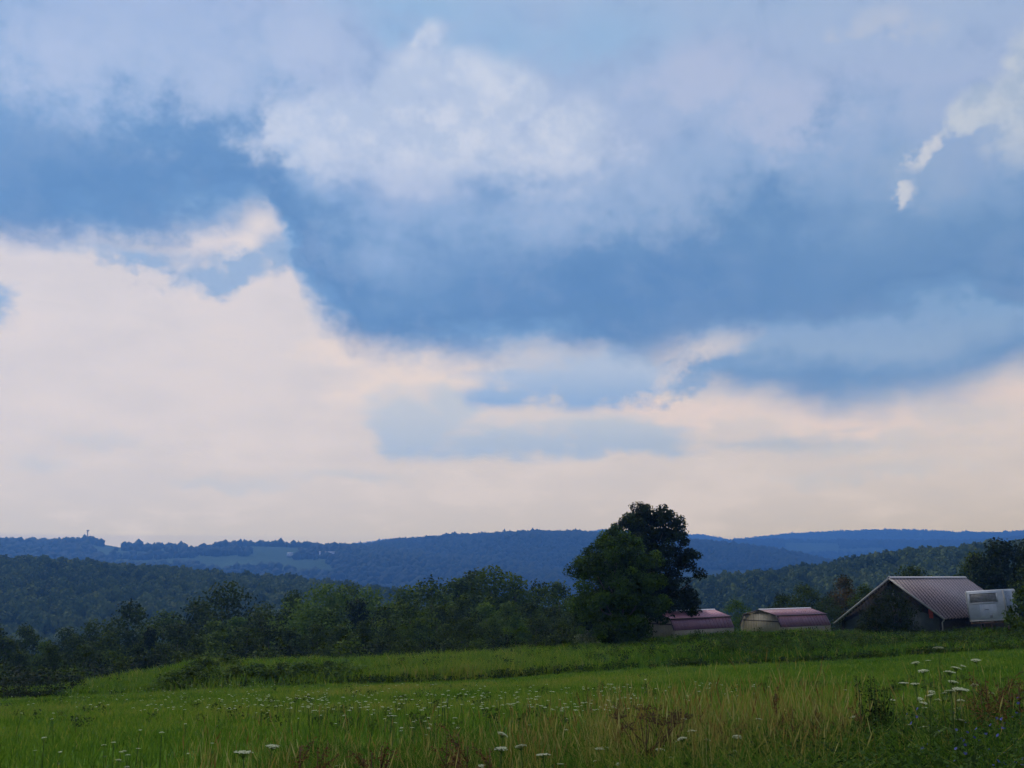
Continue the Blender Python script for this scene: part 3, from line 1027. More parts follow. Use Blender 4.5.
# --- trees round the farm buildings
tree_at(586, 630, 82, 'shrub', 'pale flowering shrub at the foot of the rounded green tree', 'pale', 'shrub', 1.2, 220, None, 900, .9, 'shrub')
tree_at(562, 622, 86, 'shrub', 'dark green shrub touching the left side of the rounded green tree', 'dark', 'shrub', 1.2, 201, None, 2200, .55, 'shrub')
tree_at(640, 622, 85, 'shrub', 'dark shrub at the foot of the tallest tree, left of the first shed', 'black', 'shrub', 1.1, 202, None, 2200, .55, 'shrub', sx=.7)
tree_at(738, 602, 118, 'tree', 'small bright green tree in the gap between the two sheds', 'bright', 'round', .95, 101, None, 5200, .31)
tree_at(803, 588, 128, 'tree', 'dark green tree behind the roof of the second shed', 'dark', 'round', .95, 102, None, 5200, .31, sx=1.15)
tree_at(780, 596, 130, 'tree', 'low dark tree just behind the ridge of the second shed', 'dark', 'oval', .8, 100, None, 5200, .31, sx=1.1)
tree_at(843, 578, 132, 'tree', 'rust-tinged tree between the second shed and the barn', 'rust', 'tall', .7, 100, None, 5200, .31)
tree_at(864, 586, 126, 'tree', 'dull green tree touching the left slope of the barn roof', 'mid', 'oval', .8, 101, None, 5200, .31)
tree_at(826, 598, 124, 'tree', 'dark bushy tree beside the end wall of the second shed', 'dark', 'round', .95, 100, None, 5200, .31, sx=.9)
tree_at(915, 569, 126, 'tree', 'dark tree top showing above the barn ridge', 'dark', 'round', .95, 101, None, 5200, .31)
tree_at(1000, 546, 118, 'tree', 'big dark tree rising behind the white trailer', 'black', 'round', .95, 102, None, 6000, .36, sx=1.0)
tree_at(975, 556, 124, 'tree', 'dark tree between the barn roof and the big tree behind the trailer', 'dark', 'oval', .8, 102, None, 5200, .31, sx=.9)
tree_at(1030, 545, 116, 'tree', 'dark tree filling the top of the clump at the right edge, above the trailer', 'black', 'round', .95, 103, None, 5200, .31)
tree_at(1045, 552, 112, 'tree', 'dark tree at the right edge behind the white trailer', 'dark', 'round', .95, 100, None, 5200, .31)
tree_at(1024, 588, 80, 'shrub', 'olive green bush at the right edge hiding the end of the white trailer', 'mid', 'shrub', .85, 230, None, 3000, .5, 'shrub')
tree_at(693, 612, 104, 'shrub', 'dark shrub behind the ridge of the first shed', 'dark', 'shrub', 1.35, 200, None, 2200, .55, 'shrub', sx=.8)
# ------------------------------------------------------------------ farm buildings
class Frame:
    """local frame: x across the gable (towards the right, nearer corner), y along the ridge, z up"""
    def __init__(self, origin, phi):
        self.o = np.asarray(origin, float)
        self.phi = phi
        self.w = np.array([math.cos(phi), -math.sin(phi), 0])
        self.u = np.array([math.sin(phi), math.cos(phi), 0])

    def loc(self, px, py):
        """where a line of sight meets the gable plane, as (across, height)"""
        d = ray(px, py)
        s = np.dot(self.o - CAM, self.u) / np.dot(d, self.u)
        p = CAM + d * s - self.o
        return float(np.dot(p, self.w)), float(p[2])

    def length_to(self, a, z, px):
        """ridge length whose far end falls on picture column px"""
        for L in np.arange(1, 40, .05):
            p = self.o + self.w * a + self.u * L + np.array([0, 0, z])
            if 512 + p[0] / (p[1] * CP + (p[2] - CAM[2]) * SP) * F >= px:
                return float(L)
        return 15.0

    def empty(self, name, z):
        return empty(name, (self.o[0], self.o[1], self.o[2] + z), -self.phi)


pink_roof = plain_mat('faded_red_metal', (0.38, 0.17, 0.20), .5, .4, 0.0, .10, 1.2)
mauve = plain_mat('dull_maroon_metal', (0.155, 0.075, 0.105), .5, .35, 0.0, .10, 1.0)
tan = plain_mat('tan_metal_siding', (0.185, 0.16, 0.105), .55, .3, 0.0, .10, 1.5)
dark_trim = plain_mat('dark_brown_trim', (0.05, 0.035, 0.035), .6, .3)
pale_trim = plain_mat('pale_painted_trim', (0.25, 0.24, 0.22), .55, .3, 0, .12, 3)
ridge_white = plain_mat('bright_ridge_metal', (0.78, 0.74, 0.74), .4, .5)


def ribbed_panel(mb, p00, p10, p11, p01, n, h, th=.05):
    """sheet p00-p10 (along y) up to p01-p11, thickened, with n standing ribs running up the slope"""
    p00, p10, p11, p01 = (np.asarray(p, float) for p in (p00, p10, p11, p01))
    nn = np.cross(p10 - p00, p01 - p00)
    nn /= np.linalg.norm(nn)
    if nn[2] < 0 or (abs(nn[2]) < .05 and nn[0] < 0):
        nn = -nn
    q = [p00, p10, p11, p01]
    V = q + [p - nn * th for p in q]
    mb.add(V, [(0, 1, 2, 3), (7, 6, 5, 4), (0, 4, 5, 1), (1, 5, 6, 2), (2, 6, 7, 3), (3, 7, 4, 0)])
    e = (p10 - p00) / np.linalg.norm(p10 - p00)
    for i in range(n):
        t = (i + .5) / n
        a, b = p00 + (p10 - p00) * t, p01 + (p11 - p01) * t
        r = [a - e * .05, a - e * .02 + nn * h, a + e * .02 + nn * h, a + e * .05]
        s = [b - e * .05, b - e * .02 + nn * h, b + e * .02 + nn * h, b + e * .05]
        mb.add(r + s, [(0, 1, 5, 4), (1, 2, 6, 5), (2, 3, 7, 6), (0, 3, 2, 1), (4, 5, 6, 7)])


def gambrel_shed(label, fr, apex_z, knee, base, ground, L, foot, trim_z, roof_mat=None):
    """knee / base: (across, height below apex) on each side; below the base a tan foot wall down to the ground"""
    root = fr.empty('gambrel_shed', 0)
    tag(root, label, 'shed')
    (ka, kz), (ba, bz) = knee, base
    roof = MB()
    ribbed_panel(roof, (ka, -.15, kz), (ka, L + .15, kz), (0, L + .15, 0), (0, -.15, 0), int(L / .45), .03)
    ribbed_panel(roof, (-ka, -.15, kz), (-ka, L + .15, kz), (0, L + .15, 0), (0, -.15, 0), int(L / .45), .03)
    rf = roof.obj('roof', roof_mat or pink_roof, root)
    rc = MB()
    rc.prism([(-.10, -.01), (0, .05), (.10, -.01), (.10, -.035), (0, .02), (-.10, -.035)], (0, -.2, 0.02), L + .4, (0, 1, 0), (1, 0, 0))
    rc.obj('ridge_cap', ridge_white, rf)
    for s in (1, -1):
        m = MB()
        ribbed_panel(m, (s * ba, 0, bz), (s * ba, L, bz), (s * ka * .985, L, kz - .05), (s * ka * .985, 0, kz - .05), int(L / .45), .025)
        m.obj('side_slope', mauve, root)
        t = MB()
        t.box((s * (ka + .02), L / 2, kz - .03), (.09, L + .3, .10))
        t.obj('eave_trim', dark_trim, root)
    for y in (0.04, L - .04):
        wl = MB()
        prof = [(0, -.06), (ka * .96, kz - .05), (ba * .98, bz), (ba * .98, ground), (-ba * .98, ground), (-ba * .98, bz), (-ka * .96, kz - .05)]
        wl.prism(prof[::-1], (0, y - .04, 0), .08, (0, 1, 0), (1, 0, 0))
        for i in range(int(ba * 2 / .3)):
            x = -ba + .15 + i * .3
            top = np.interp(abs(x), [0, ka * .96, ba * .98], [-.06, kz - .05, bz]) - .06
            wl.box((x, y - .055, (top + ground) / 2), (.04, .03, top - ground))
        wa = wl.obj('gable_wall', tan, root)
        if y < 1:
            t = MB()
            hw = np.interp(trim_z, [bz, kz - .05], [ba * .98, ka * .96])
            t.box((0, y - .085, trim_z), (2 * hw - .1, .05, .10))
            t.obj('trim_board', dark_trim, wa)
            rk = MB()
            for s in (1, -1):
                pts = [(0, -.02), (s * ka, kz), (s * ba, bz)]
                for a, b in zip(pts[:-1], pts[1:]):
                    rk.tube([(a[0], y - .17, a[1]), (b[0], y - .17, b[1])], .055, 4)
            rk.obj('rake_trim', dark_trim, wa)
    if foot:
        for s in (1, -1):
            m = MB()
            m.box((s * (ba - .05), L / 2, (bz + ground) / 2 - .02), (.08, L - .1, bz - ground - .04))
            m.obj('side_wall', tan, root)
    return root


# second shed, gable seen
fs = Frame(at(760, 609.6, 97), math.radians(53))
k1, k2 = fs.loc(776.7, 615.5), fs.loc(744.0, 614.5)
b1, b2 = fs.loc(781.5, 626.5), fs.loc(740.0, 625.5)
ka, kz = (k1[0] - k2[0]) / 2, (k1[1] + k2[1]) / 2
ba, bz = (b1[0] - b2[0]) / 2, (b1[1] + b2[1]) / 2
L2 = fs.length_to(0, 0, 809)
gz = g(fs.o[0], fs.o[1]) - fs.o[2] - .3
gambrel_shed('red-roofed shed with its tan gable end showing, nearer the barn', fs, 0, (ka, kz), (ba, bz), min(gz, bz - .4), L2, True, fs.loc(760, 620.6)[1], plain_mat('dull_red_metal', (0.24, 0.115, 0.135), .55, .35, 0, .15, 1.2))
# first shed, long side seen
f1 = Frame(at(654.0, 611.6, 88), math.radians(50))
kk = f1.loc(671, 618.8)
bb = f1.loc(675, 630.2)
L1 = f1.length_to(0, 0, 713)
gz = g(f1.o[0], f1.o[1]) - f1.o[2] - .3
gambrel_shed('red-roofed shed with a tan foot wall beside the tallest tree', f1, 0, (kk[0], kk[1]), (bb[0], bb[1]), min(gz, bb[1] - .6), L1, True, (kk[1] + bb[1]) / 2)

# ------------------------------------------------------------------ barn
fb = Frame(at(889, 577.3, 88), math.radians(48))
Le, Re = fb.loc(834, 622.5), fb.loc(945, 618.3)
LB_ = fb.length_to(0, 0, 965)
gzb = g(fb.o[0] + 2, fb.o[1]) - fb.o[2] - .4
m, N = material('checked_pink_roofing')
tc = N.new('ShaderNodeTexCoord')
sp = N.new('ShaderNodeSeparateXYZ')
N.link(tc.outputs['Object'], sp.inputs[0])
slope_len = math.hypot(Re[0], Re[1])
vv = N.mul(sp.outputs[2], slope_len / abs(Re[1]))
ck = N.new('ShaderNodeTexChecker')
N.link(N.xyz(N.mul(N.addn(sp.outputs[1], N.mul(vv, .55)), 1 / .30), N.mul(vv, 1 / .26), 0.37), ck.inputs['Vector'])
ck.inputs['Scale'].default_value = 1.0
nz = N.noise(tc.outputs['Object'], 1.3, 4, .6)
lo = N.mix(nz, (0.016, 0.012, 0.015), (0.034, 0.023, 0.026))
hi = N.mix(nz, (0.18, 0.130, 0.135), (0.27, 0.195, 0.195))
finish(N, principled(N, N.mix(ck.outputs['Fac'], lo, hi), .5, .35))
roof_m = m
gable_m = plain_mat('weathered_black_boards', (0.028, 0.026, 0.028), .9, .1, 0, .35, 5)
side_m = plain_mat('grey_green_siding', (0.042, 0.052, 0.047), .8, .2, 0, .2, 3)
red_m = plain_mat('faded_red_paint', (0.30, 0.06, 0.045), .7, .2, 0, .25, 8)

barn = tag(fb.empty('barn', 0), 'low barn with a checked pinkish roof and dark gable, beside the white trailer', 'barn')
roof = MB()
for (ea, ez) in (Re, Le):
    ribbed_panel(roof, (ea, 0, ez), (ea, LB_, ez), (0, LB_, 0), (0, 0, 0), 2, .0, .14)
rob = roof.obj('roof', roof_m, barn)
rc = MB()
rc.prism([(-.16, -.08), (0, .05), (.16, -.08), (.16, -.11), (0, .02), (-.16, -.11)], (0, -.08, .02), LB_ + .16, (0, 1, 0), (1, 0, 0))
rc.obj('ridge_cap', plain_mat('dull_ridge_metal', (0.42, 0.39, 0.40), .5, .4), rob)
for (ea, ez) in (Re, Le):
    fa = MB()
    a, b = np.array([0, -.05, -.10]), np.array([ea, -.05, ez - .10])
    d = (b - a) / np.linalg.norm(b - a)
    n_ = np.cross(d, [0, 1, 0])
    fa.box((a + b) / 2, (np.linalg.norm(b - a), .06, .15), np.array([d, [0, 1, 0], n_]))
    fa.obj('rake_board', pale_trim, rob)
inset = .55
wl = MB()
lw, rw = (Le[0] + .45, np.interp(-(Le[0] + .45), [0, -Le[0]], [0, Le[1]]) - .2), (Re[0] - .45, np.interp(Re[0] - .45, [0, Re[0]], [0, Re[1]]) - .2)
wl.prism([(0, -.2), (rw[0], rw[1]), (rw[0], gzb), (lw[0], gzb), (lw[0], lw[1])][::-1], (0, inset, 0), .12, (0, 1, 0), (1, 0, 0))
for i, x in enumerate(np.arange(lw[0] + .2, rw[0], .32)):
    top = np.interp(x, [lw[0], 0, rw[0]], [lw[1], -.2, rw[1]]) - .08
    wl.box((x, inset - .012, (top + gzb) / 2), (.05, .022, top - gzb))
gw = wl.obj('gable_wall', gable_m, barn)
for x0, x1 in ((.22, .93), (-.93, -.30)):
    pn = MB()
    W_ = rw[0] if x0 > 0 else -lw[0]
    a, b = x0 * W_, x1 * W_
    za = np.interp(a, [lw[0], 0, rw[0]], [lw[1], -.2, rw[1]]) - .35
    zb = np.interp(b, [lw[0], 0, rw[0]], [lw[1], -.2, rw[1]]) - .35
    za, zb = min(za, -2.35), min(zb, -2.35)
    pn.prism([(a, gzb), (a, za), (b, zb), (b, gzb)], (0, inset - .06, 0), .045, (0, 1, 0), (1, 0, 0))
    pn.obj('siding_panel', side_m, gw)
dr = MB()
dr.box((-.3, inset - .08, (gzb - 1.9) / 2), (3.0, .06, -1.9 - gzb))
dr.box((-.3, inset - .12, -1.86), (3.3, .05, .12))
dr.obj('sliding_door', gable_m, barn)
pl = MB()
pl.tube([(.06, inset - .1, -1.15), (.06, inset - .1, -2.0), (.16, inset - .1, -2.35)], [.05, .05, .11], 6)
pl.obj('hoist_hook', pale_trim, barn)
rp = MB()
q = fb.loc(929, 614.5)
rp.box((q[0] - .05, inset - .09, q[1] + .05), (.36, .04, .75), bevel=.01)
rp.obj('shutter', red_m, barn)
sw = MB()
sw.box((rw[0] - .05, LB_ / 2, (rw[1] + gzb) / 2), (.1, LB_ - 1.2, rw[1] - gzb))
sw.box((lw[0] + .05, LB_ / 2, (lw[1] + gzb) / 2), (.1, LB_ - 1.2, lw[1] - gzb))
sw.obj('side_wall', gable_m, barn)
ps = MB()
ps.tube([(Re[0] - .12, .12, Re[1] - .12), (Re[0] - .35, .2, Re[1] - .35), (Re[0] - .35, .2, gzb)], .06, 6)
ps.obj('downpipe', pale_trim, barn)
bw = MB()
bw.prism([(0, -.2), (rw[0], rw[1]), (rw[0], gzb), (lw[0], gzb), (lw[0], lw[1])][::-1], (0, LB_ - .6, 0), .12, (0, 1, 0), (1, 0, 0))
bw.obj('gable_wall', gable_m, barn)
tree_at(892, 590, 84.5, 'tree', 'almost black leafy tree growing against the barn gable', 'black', 'shrub', 1.1, 240, None, 6000, .30)
tree_at(876, 604, 84.0, 'shrub', 'dark shrub covering the foot of the barn gable, left of the leafy tree', 'black', 'shrub', 1.2, 240, None, 6000, .30, 'shrub')
tree_at(868, 612, 85.5, 'shrub', 'dark low shrub under the left slope of the barn roof', 'dark', 'shrub', 1.35, 201, None, 2200, .55, 'shrub', sx=.8)

# ------------------------------------------------------------------ white trailer
white_p = plain_mat('chalky_white_panel', (0.37, 0.385, 0.41), .5, .35, 0, .12, 1.4)
shade_p = plain_mat('shade_tinted_panel', (0.17, 0.205, 0.26), .55, .3, 0, .15, 1.2)  # blue-grey stands for the shade on the white trailer's right side
grey_w = plain_mat('grey_vent_panel', (0.21, 0.205, 0.20), .5, .4, 0, .2, 4)
rubber = plain_mat('worn_rubber', (0.03, 0.03, 0.032), .85, .2)
steel = plain_mat('rusty_steel', (0.16, 0.10, 0.08), .7, .3, .3, .3, 9)
Yt = 84.0
A, B, D = at(968.5, 590.8, Yt), at(1003.5, 588.2, Yt), at(970, 622, Yt)
Wt = float(np.hypot(B[0] - A[0], B[2] - A[2])) * 1.03
Ht = float(A[2] - D[2])
Lt = 3.6
tr = empty('box_trailer', ((A[0] + B[0]) / 2, Yt, D[2] + .05))
tr.rotation_euler = (0, -math.radians(4.0), -math.radians(40.0))
tag(tr, 'white box trailer with a grey louvred window, parked right of the barn', 'trailer')
bd = MB()
bd.box((0, Lt / 2, Ht / 2), (Wt, Lt, Ht), bevel=.10)
body = bd.obj('body', white_p, tr)
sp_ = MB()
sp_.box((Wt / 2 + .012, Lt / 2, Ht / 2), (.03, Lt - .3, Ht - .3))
sp_.obj('side_shade_sheet', shade_p, tr)  # thin sheet over the body, side shade put into its colour
x0, x1 = -Wt / 2 + .32, Wt / 2 - .62
z0, z1 = Ht * .60, Ht * .90
wf = MB()
wf.box(((x0 + x1) / 2, -.03, z1 + .02), (x1 - x0 + .16, .07, .07)); wf.box(((x0 + x1) / 2, -.03, z0 - .02), (x1 - x0 + .16, .07, .07))
wf.box((x0 - .04, -.03, (z0 + z1) / 2), (.08, .06, z1 - z0)); wf.box((x1 + .04, -.03, (z0 + z1) / 2), (.08, .06, z1 - z0))
wi = wf.obj('window', white_p, tr)
lv = MB()
for i in range(7):
    z = z0 + (i + .5) * (z1 - z0) / 7
    lv.box(((x0 + x1) / 2, -.015, z), (x1 - x0, .02, (z1 - z0) / 7 * .82), np.array([[1, 0, 0], [0, .85, .52], [0, -.52, .85]]))
lv.box(((x0 + x1) / 2, -.006, (z0 + z1) / 2), (x1 - x0, .008, z1 - z0))
lv.obj('louvre', grey_w, wi)
dm = MB()
dm.box((.12, -.02, Ht * .30), (1.3, .035, Ht * .5), bevel=.01)
dm.obj('hatch', white_p, tr)
hd = MB()
hd.box((.28, -.05, Ht * .16), (.22, .05, .24), bevel=.01)
hd.obj('latch', grey_w, tr)
hd = MB()
hd.box((.0, -.05, Ht * .38), (.35, .04, .06), bevel=.01)
hd.obj('hatch_handle', grey_w, tr)
cr = MB()
for x in (-Wt / 2 + .05, Wt / 2 - .05):
    cr.box((x, -.012, Ht / 2), (.09, .05, Ht - .14))
cr.box((0, -.016, .06), (Wt - .1, .05, .10))
cr.obj('corner_trim', pale_trim, tr)
ch = MB()
ch.box((-.6, Lt / 2, -.10), (.12, Lt - .1, .16)); ch.box((.6, Lt / 2, -.10), (.12, Lt - .1, .16)); ch.box((0, .12, -.11), (Wt - .2, .12, .14))
ch.obj('chassis', steel, tr)
for x in (-Wt / 2 + .55, Wt / 2 - .35):
    w = MB()
    w.tube([(x - .12, 1.6, -.30), (x - .10, 1.6, -.30), (x + .10, 1.6, -.30), (x + .12, 1.6, -.30)], [.32, .36, .36, .32], 18)
    wh = w.obj('wheel', rubber, tr)
    r_ = MB()
    r_.tube([(x - .135, 1.6, -.30), (x + .135, 1.6, -.30)], .18, 14)
    r_.obj('rim', steel, wh)
for x in (-Wt / 2 + .8, .1, Wt / 2 - .12):
    l = MB()
    l.box((x, .25, -.42), (.10, .10, .72)); l.box((x, .25, -.80), (.26, .26, .05))
    l.obj('jack_leg', steel, tr)

# ------------------------------------------------------------------ far things on the farmed ridge
def hill_hit(h, px, py):
    Y = np.linspace(h.Y - h.W, h.Y + 5, 1500)
    d = ray(px, py)
    s = Y / d[1]
    z = CAM[2] + d[2] * s
    k = np.argmax(h.z(d[0] * s, Y) >= z)
    return np.array([d[0] * s[k], Y[k], z[k]])


p = at(87, 541, 2600)
zg = float(HF.z(p[0], 2600.0))
ms = tag(empty('antenna_mast', (p[0], 2600, zg)), 'thin antenna mast standing on the wooded crest of the far left ridge', 'mast')
topz = at(87, 530.5, 2600)[2] - zg
mb = MB()
for k in range(3):
    q = 2 * math.pi * k / 3
    mb.tube([(1.3 * math.cos(q), 1.3 * math.sin(q), -1), (.5 * math.cos(q), .5 * math.sin(q), topz)], .6, 5)
for i in range(14):
    z = topz * (i + .5) / 14
    r = 1.3 - .8 * z / topz
    for k in range(3):
        q, q2 = 2 * math.pi * k / 3, 2 * math.pi * (k + 1) / 3
        mb.tube([(r * math.cos(q), r * math.sin(q), z - .8), (r * math.cos(q2), r * math.sin(q2), z + .8)], .12, 4)
mb.obj('lattice', steel, ms)
hd = MB()
for k in range(6):
    q = 2 * math.pi * k / 6
    hd.box((1.9 * math.cos(q), 1.9 * math.sin(q), topz - 1.2), (1.3, 1.3, 4.0), bevel=.1)
hd.tube([(0, 0, topz - 1.5), (0, 0, topz + 3)], .15, 5)
hd.tube([(0, 0, topz - 1.4), (0, 0, topz - 1.2)], 2.4, 12)
hd.obj('antenna_head', steel, ms)

white_wall = plain_mat('whitewashed_wall', (0.75, 0.75, 0.73), .8, .2, 0, .06, .1)
grey_roof = plain_mat('grey_metal_roof', (0.42, 0.43, 0.45), .5, .3, 0, .1, .1)
glass_d = plain_mat('dark_window_glass', (0.03, 0.035, 0.045), .15, .5)
for px, py, lx, ly, hz, lab, nm, cat in ((329, 555.5, 40, 12, 6, 'long white farm building on the far ridge, rightmost of the pale specks', 'farm_building', 'building'),
                                  (291, 556, 12, 9, 6, 'tiny white farmhouse at the edge of a pale pasture on the far ridge', 'farmhouse', 'house'),
                                  (304, 554.5, 9, 8, 5, 'tiniest white farmhouse between its neighbour and the long farm building', 'farmhouse', 'house')):
    q = hill_hit(HF, px, py)
    r0 = tag(empty(nm, (q[0], q[1] - 12, q[2] - 1.0), .12), lab, cat)
    a = MB(); a.box((0, 0, hz / 2), (lx, ly, hz)); wl_ = a.obj('wall', white_wall, r0)
    a = MB(); a.prism([(-ly / 2 - .5, hz - .1), (ly / 2 + .5, hz - .1), (0, hz + ly * .32)], (-lx / 2 - .5, 0, 0), lx + 1, (1, 0, 0), (0, 1, 0)); a.obj('roof', grey_roof, r0)
    for k in range(max(2, int(lx / 6))):
        a = MB(); a.box((-lx / 2 + (k + .5) * lx / max(2, int(lx / 6)), -ly / 2 - .03, hz * .5), (1.1, .12, 1.6)); a.obj('window', glass_d, wl_)
# ------------------------------------------------------------------ meadow: grass as stuff, flowers one by one
rg = np.random.default_rng(42)


def wedge(n, y0, y1, power=1.0, spread=.62, rng=rg):
    """random ground points in front of the camera between two distances"""
    u = rng.random(n)
    y = (y0 ** (1 + power) + u * (y1 ** (1 + power) - y0 ** (1 + power))) ** (1 / (1 + power))
    x = rng.uniform(-1, 1, n) * (y * spread + 5.0 * np.clip((40 - y) / 30, 0, 1))
    return x, y


def blades(x, y, h, w, lean, tint, rng=rg, zoff=0.0):
    n = len(x)
    z = G(x, y) - .03 + zoff
    a = rng.uniform(0, 2 * math.pi, n)
    side = np.stack([np.cos(a), np.sin(a), np.zeros(n)], 1)
    b = rng.uniform(0, 2 * math.pi, n)
    ln = np.stack([np.cos(b), np.sin(b), np.zeros(n)], 1) * (lean * h * rng.uniform(.2, 1, n))[:, None]
    up = np.array([0, 0, 1.0])
    P = np.stack([x, y, z], 1)
    hh, ww = h[:, None], np.broadcast_to(w, (n,))[:, None]
    m = P + up * hh * .55 + ln * .28
    t = P + up * hh * (1 - .25 * lean) + ln
    V = np.stack([P - side * ww * .5, P + side * ww * .5, m + side * ww * .42, m - side * ww * .42, t], 1).reshape(-1, 3)
    I = np.arange(n)[:, None] * 5
    return V, (I + np.array([0, 1, 2, 3]), I + np.array([3, 2, 4])), np.repeat(tint, 5)


grass_m = leaf_mat('meadow_grass', [(0.022, 0.055, 0.006), (0.050, 0.110, 0.010), (0.084, 0.165, 0.014), (0.128, 0.210, 0.020), (0.200, 0.245, 0.030), (0.32, 0.25, 0.065)], .38)
straw_m = leaf_mat('dry_grass', [(0.13, 0.065, 0.016), (0.22, 0.150, 0.034), (0.31, 0.27, 0.060), (0.40, 0.36, 0.12)], .25)
rust_m = leaf_mat('rusty_seed_heads', [(0.075, 0.036, 0.014), (0.13, 0.062, 0.022), (0.20, 0.11, 0.036)], .15)


def grass_obj(name, parts, mat, label):
    V, F4, F3, T, n = [], [], [], [], 0
    for v, f, t in parts:
        V.append(v); F4.append(f[0] + n); F3.append(f[1] + n); T.append(t)
        n += len(v)
    tag(obj(name, build_mesh(name, np.vstack(V), [np.vstack(F4), np.vstack(F3)], mat, False, np.concatenate(T))), label, 'grass', kind='stuff')


def pxof(x, y):
    return 512 + x / y * F * CP


def clip01(a):
    return np.clip(a, 0, 1)


# mown meadow out to the field edge
x, y = wedge(180000, 8, FIELD + .8, .6)
patch = vnoise(x / 17, y / 9, 15) * .35 + vnoise(x / 6, y / 6, 1) * .35 + vnoise(x / 1.7, y / 1.7, 2) * .3
h = (.10 + .22 * rg.random(len(x)) ** 1.5) * (.6 + .8 * patch) + .10 * np.clip((26 - y) / 12, 0, 1)
t = clip01(.54 + (patch - .5) * .9 + rg.normal(0, .10, len(x)))
k = rg.random(len(x)) < .06
t[k] = rg.uniform(.7, .9, k.sum())
grass_obj('grass', [blades(x, y, h, .012 + .0007 * y, .5, t)], grass_m, 'short green meadow grass of the open field')

# tall rough grass in the foreground
x, y = wedge(210000, 2.4, 15.5, .75)
px = pxof(x, y)
edge = np.interp(px, [-200, 0, 200, 330, 560, 800, 1024, 1300], [8.5, 9.0, 10.5, 12.5, 14, 15.2, 15.2, 15])
k = y < edge + (vnoise(x / 1.2, y / 1.2, 5) - .5) * 4
x, y, px = x[k], y[k], px[k]
dry = np.interp(px, [0, 180, 260, 420, 560, 640, 790, 850, 1024], [.02, .03, .07, .07, .12, .24, .22, .09, .07]) * (.4 + 1.2 * vnoise(x / .7, y / .7, 6))
hm_ = np.interp(px, [0, 200, 330, 560, 700, 800, 900, 1024], [.50, .56, .66, .70, .80, .85, .85, .88])
h = hm_ * rg.uniform(.45, 1.1, len(x)) * (.75 + .5 * vnoise(x / .9, y / .9, 7))
t = clip01(.30 + rg.normal(0, .13, len(x)) + (vnoise(x / 1.1, y / 1.1, 8) - .5) * .3)
k = rg.random(len(x)) < dry
t[k] = rg.uniform(.70, 1.0, k.sum())
grass_obj('tall_grass', [blades(x, y, h, .007 + .0005 * y, .75, t)], grass_m, 'tall rough grass along the near edge of the field')

# rank grass and weeds in the strip beyond the field, and on the bank
x, y = wedge(130000, FIELD + .6, 94, 1.0, .60)
px = pxof(x, y)
low = np.where(((px < 75 + (y - 58) * 2.5) & (y < 80)) | ((px > 158) & (px < 352) & (y < 62.5)), .9, 1.0)
nz = vnoise(x / 3.5, y / 3.5, 11) * .6 + vnoise(x / 1.1, y / 1.1, 12) * .4
h = np.interp(px, [-100, 150, 350, 560, 660, 1024], [.7, .8, .9, .9, .75, .70]) * (.30 + 1.3 * nz) * rg.uniform(.6, 1.15, len(x)) * np.clip((y - FIELD) / 1.5, .35, 1) * low
right = np.interp(px, [540, 720], [0, 1])
t = clip01(.55 - .30 * right + (nz - .5) * .5 + rg.normal(0, .11, len(x)))
k = rg.random(len(x)) < .04 + .12 * right * vnoise(x / 5, y / 5, 14)
t[k] = rg.uniform(.72, .95, k.sum())
grass_obj('rank_grass', [blades(x, y, h, .055, .55, t)], grass_m, 'rank bright grass and weeds in the strip between field and trees')

# straw-coloured flowering stalks
def stalks(x, y, h, rng=rg):
    n = len(x)
    v, f, t = blades(x, y, h, .0034 + .00018 * y, .30, clip01(rng.normal(.6, .22, n)))
    # seed head: a slim diamond round the tip
    tip = v.reshape(n, 5, 3)[:, 4]
    base = v.reshape(n, 5, 3)[:, 2:4].mean(1)
    d = (tip - base) / np.linalg.norm(tip - base, axis=1)[:, None]
    L = (h * rng.uniform(.10, .22, n))[:, None]
    a = rng.uniform(0, 6.28, n)
    s = np.stack([np.cos(a), np.sin(a), np.zeros(n)], 1) * rng.uniform(.003, .0075, n)[:, None]
    q = np.stack([tip - d * L * .5, tip - s, tip + d * L * .6, tip + s], 1).reshape(-1, 3)
    I = np.arange(n)[:, None] * 4
    vv = np.vstack([v, q])
    return vv, (np.vstack([f[0], I + np.arange(4) + len(v)]), f[1]), np.concatenate([t, np.repeat(clip01(rng.normal(.55, .22, n)), 4)])


P_ = []
for n, lo, hi, y0, y1, h0, h1 in ((1700, 580, 830, 8, 15, .7, 1.15), (350, 500, 640, 8, 14, .7, 1.0), (850, 200, 560, 6.5, 13.5, .55, .95), (70, 0, 200, 6, 9, .5, .8), (200, 830, 1040, 8, 15, .8, 1.15), (60, 740, 800, 12, 14.5, 1.1, 1.5), (30, 655, 720, 11, 14, 1.1, 1.35)):
    px = rg.uniform(lo, hi, n)
    y = rg.uniform(y0, y1, n)
    x = (px - 512) / F / CP * y
    k = rg.random(n) < .40 + .7 * vnoise(x / .6, y / 1.5, 21)
    x, y = x[k], y[k]
    P_.append(stalks(x, y, rg.uniform(h0, h1, len(x))))
grass_obj('dry_grass', P_, straw_m, 'straw-coloured seeding grass stalks standing above the green grass')

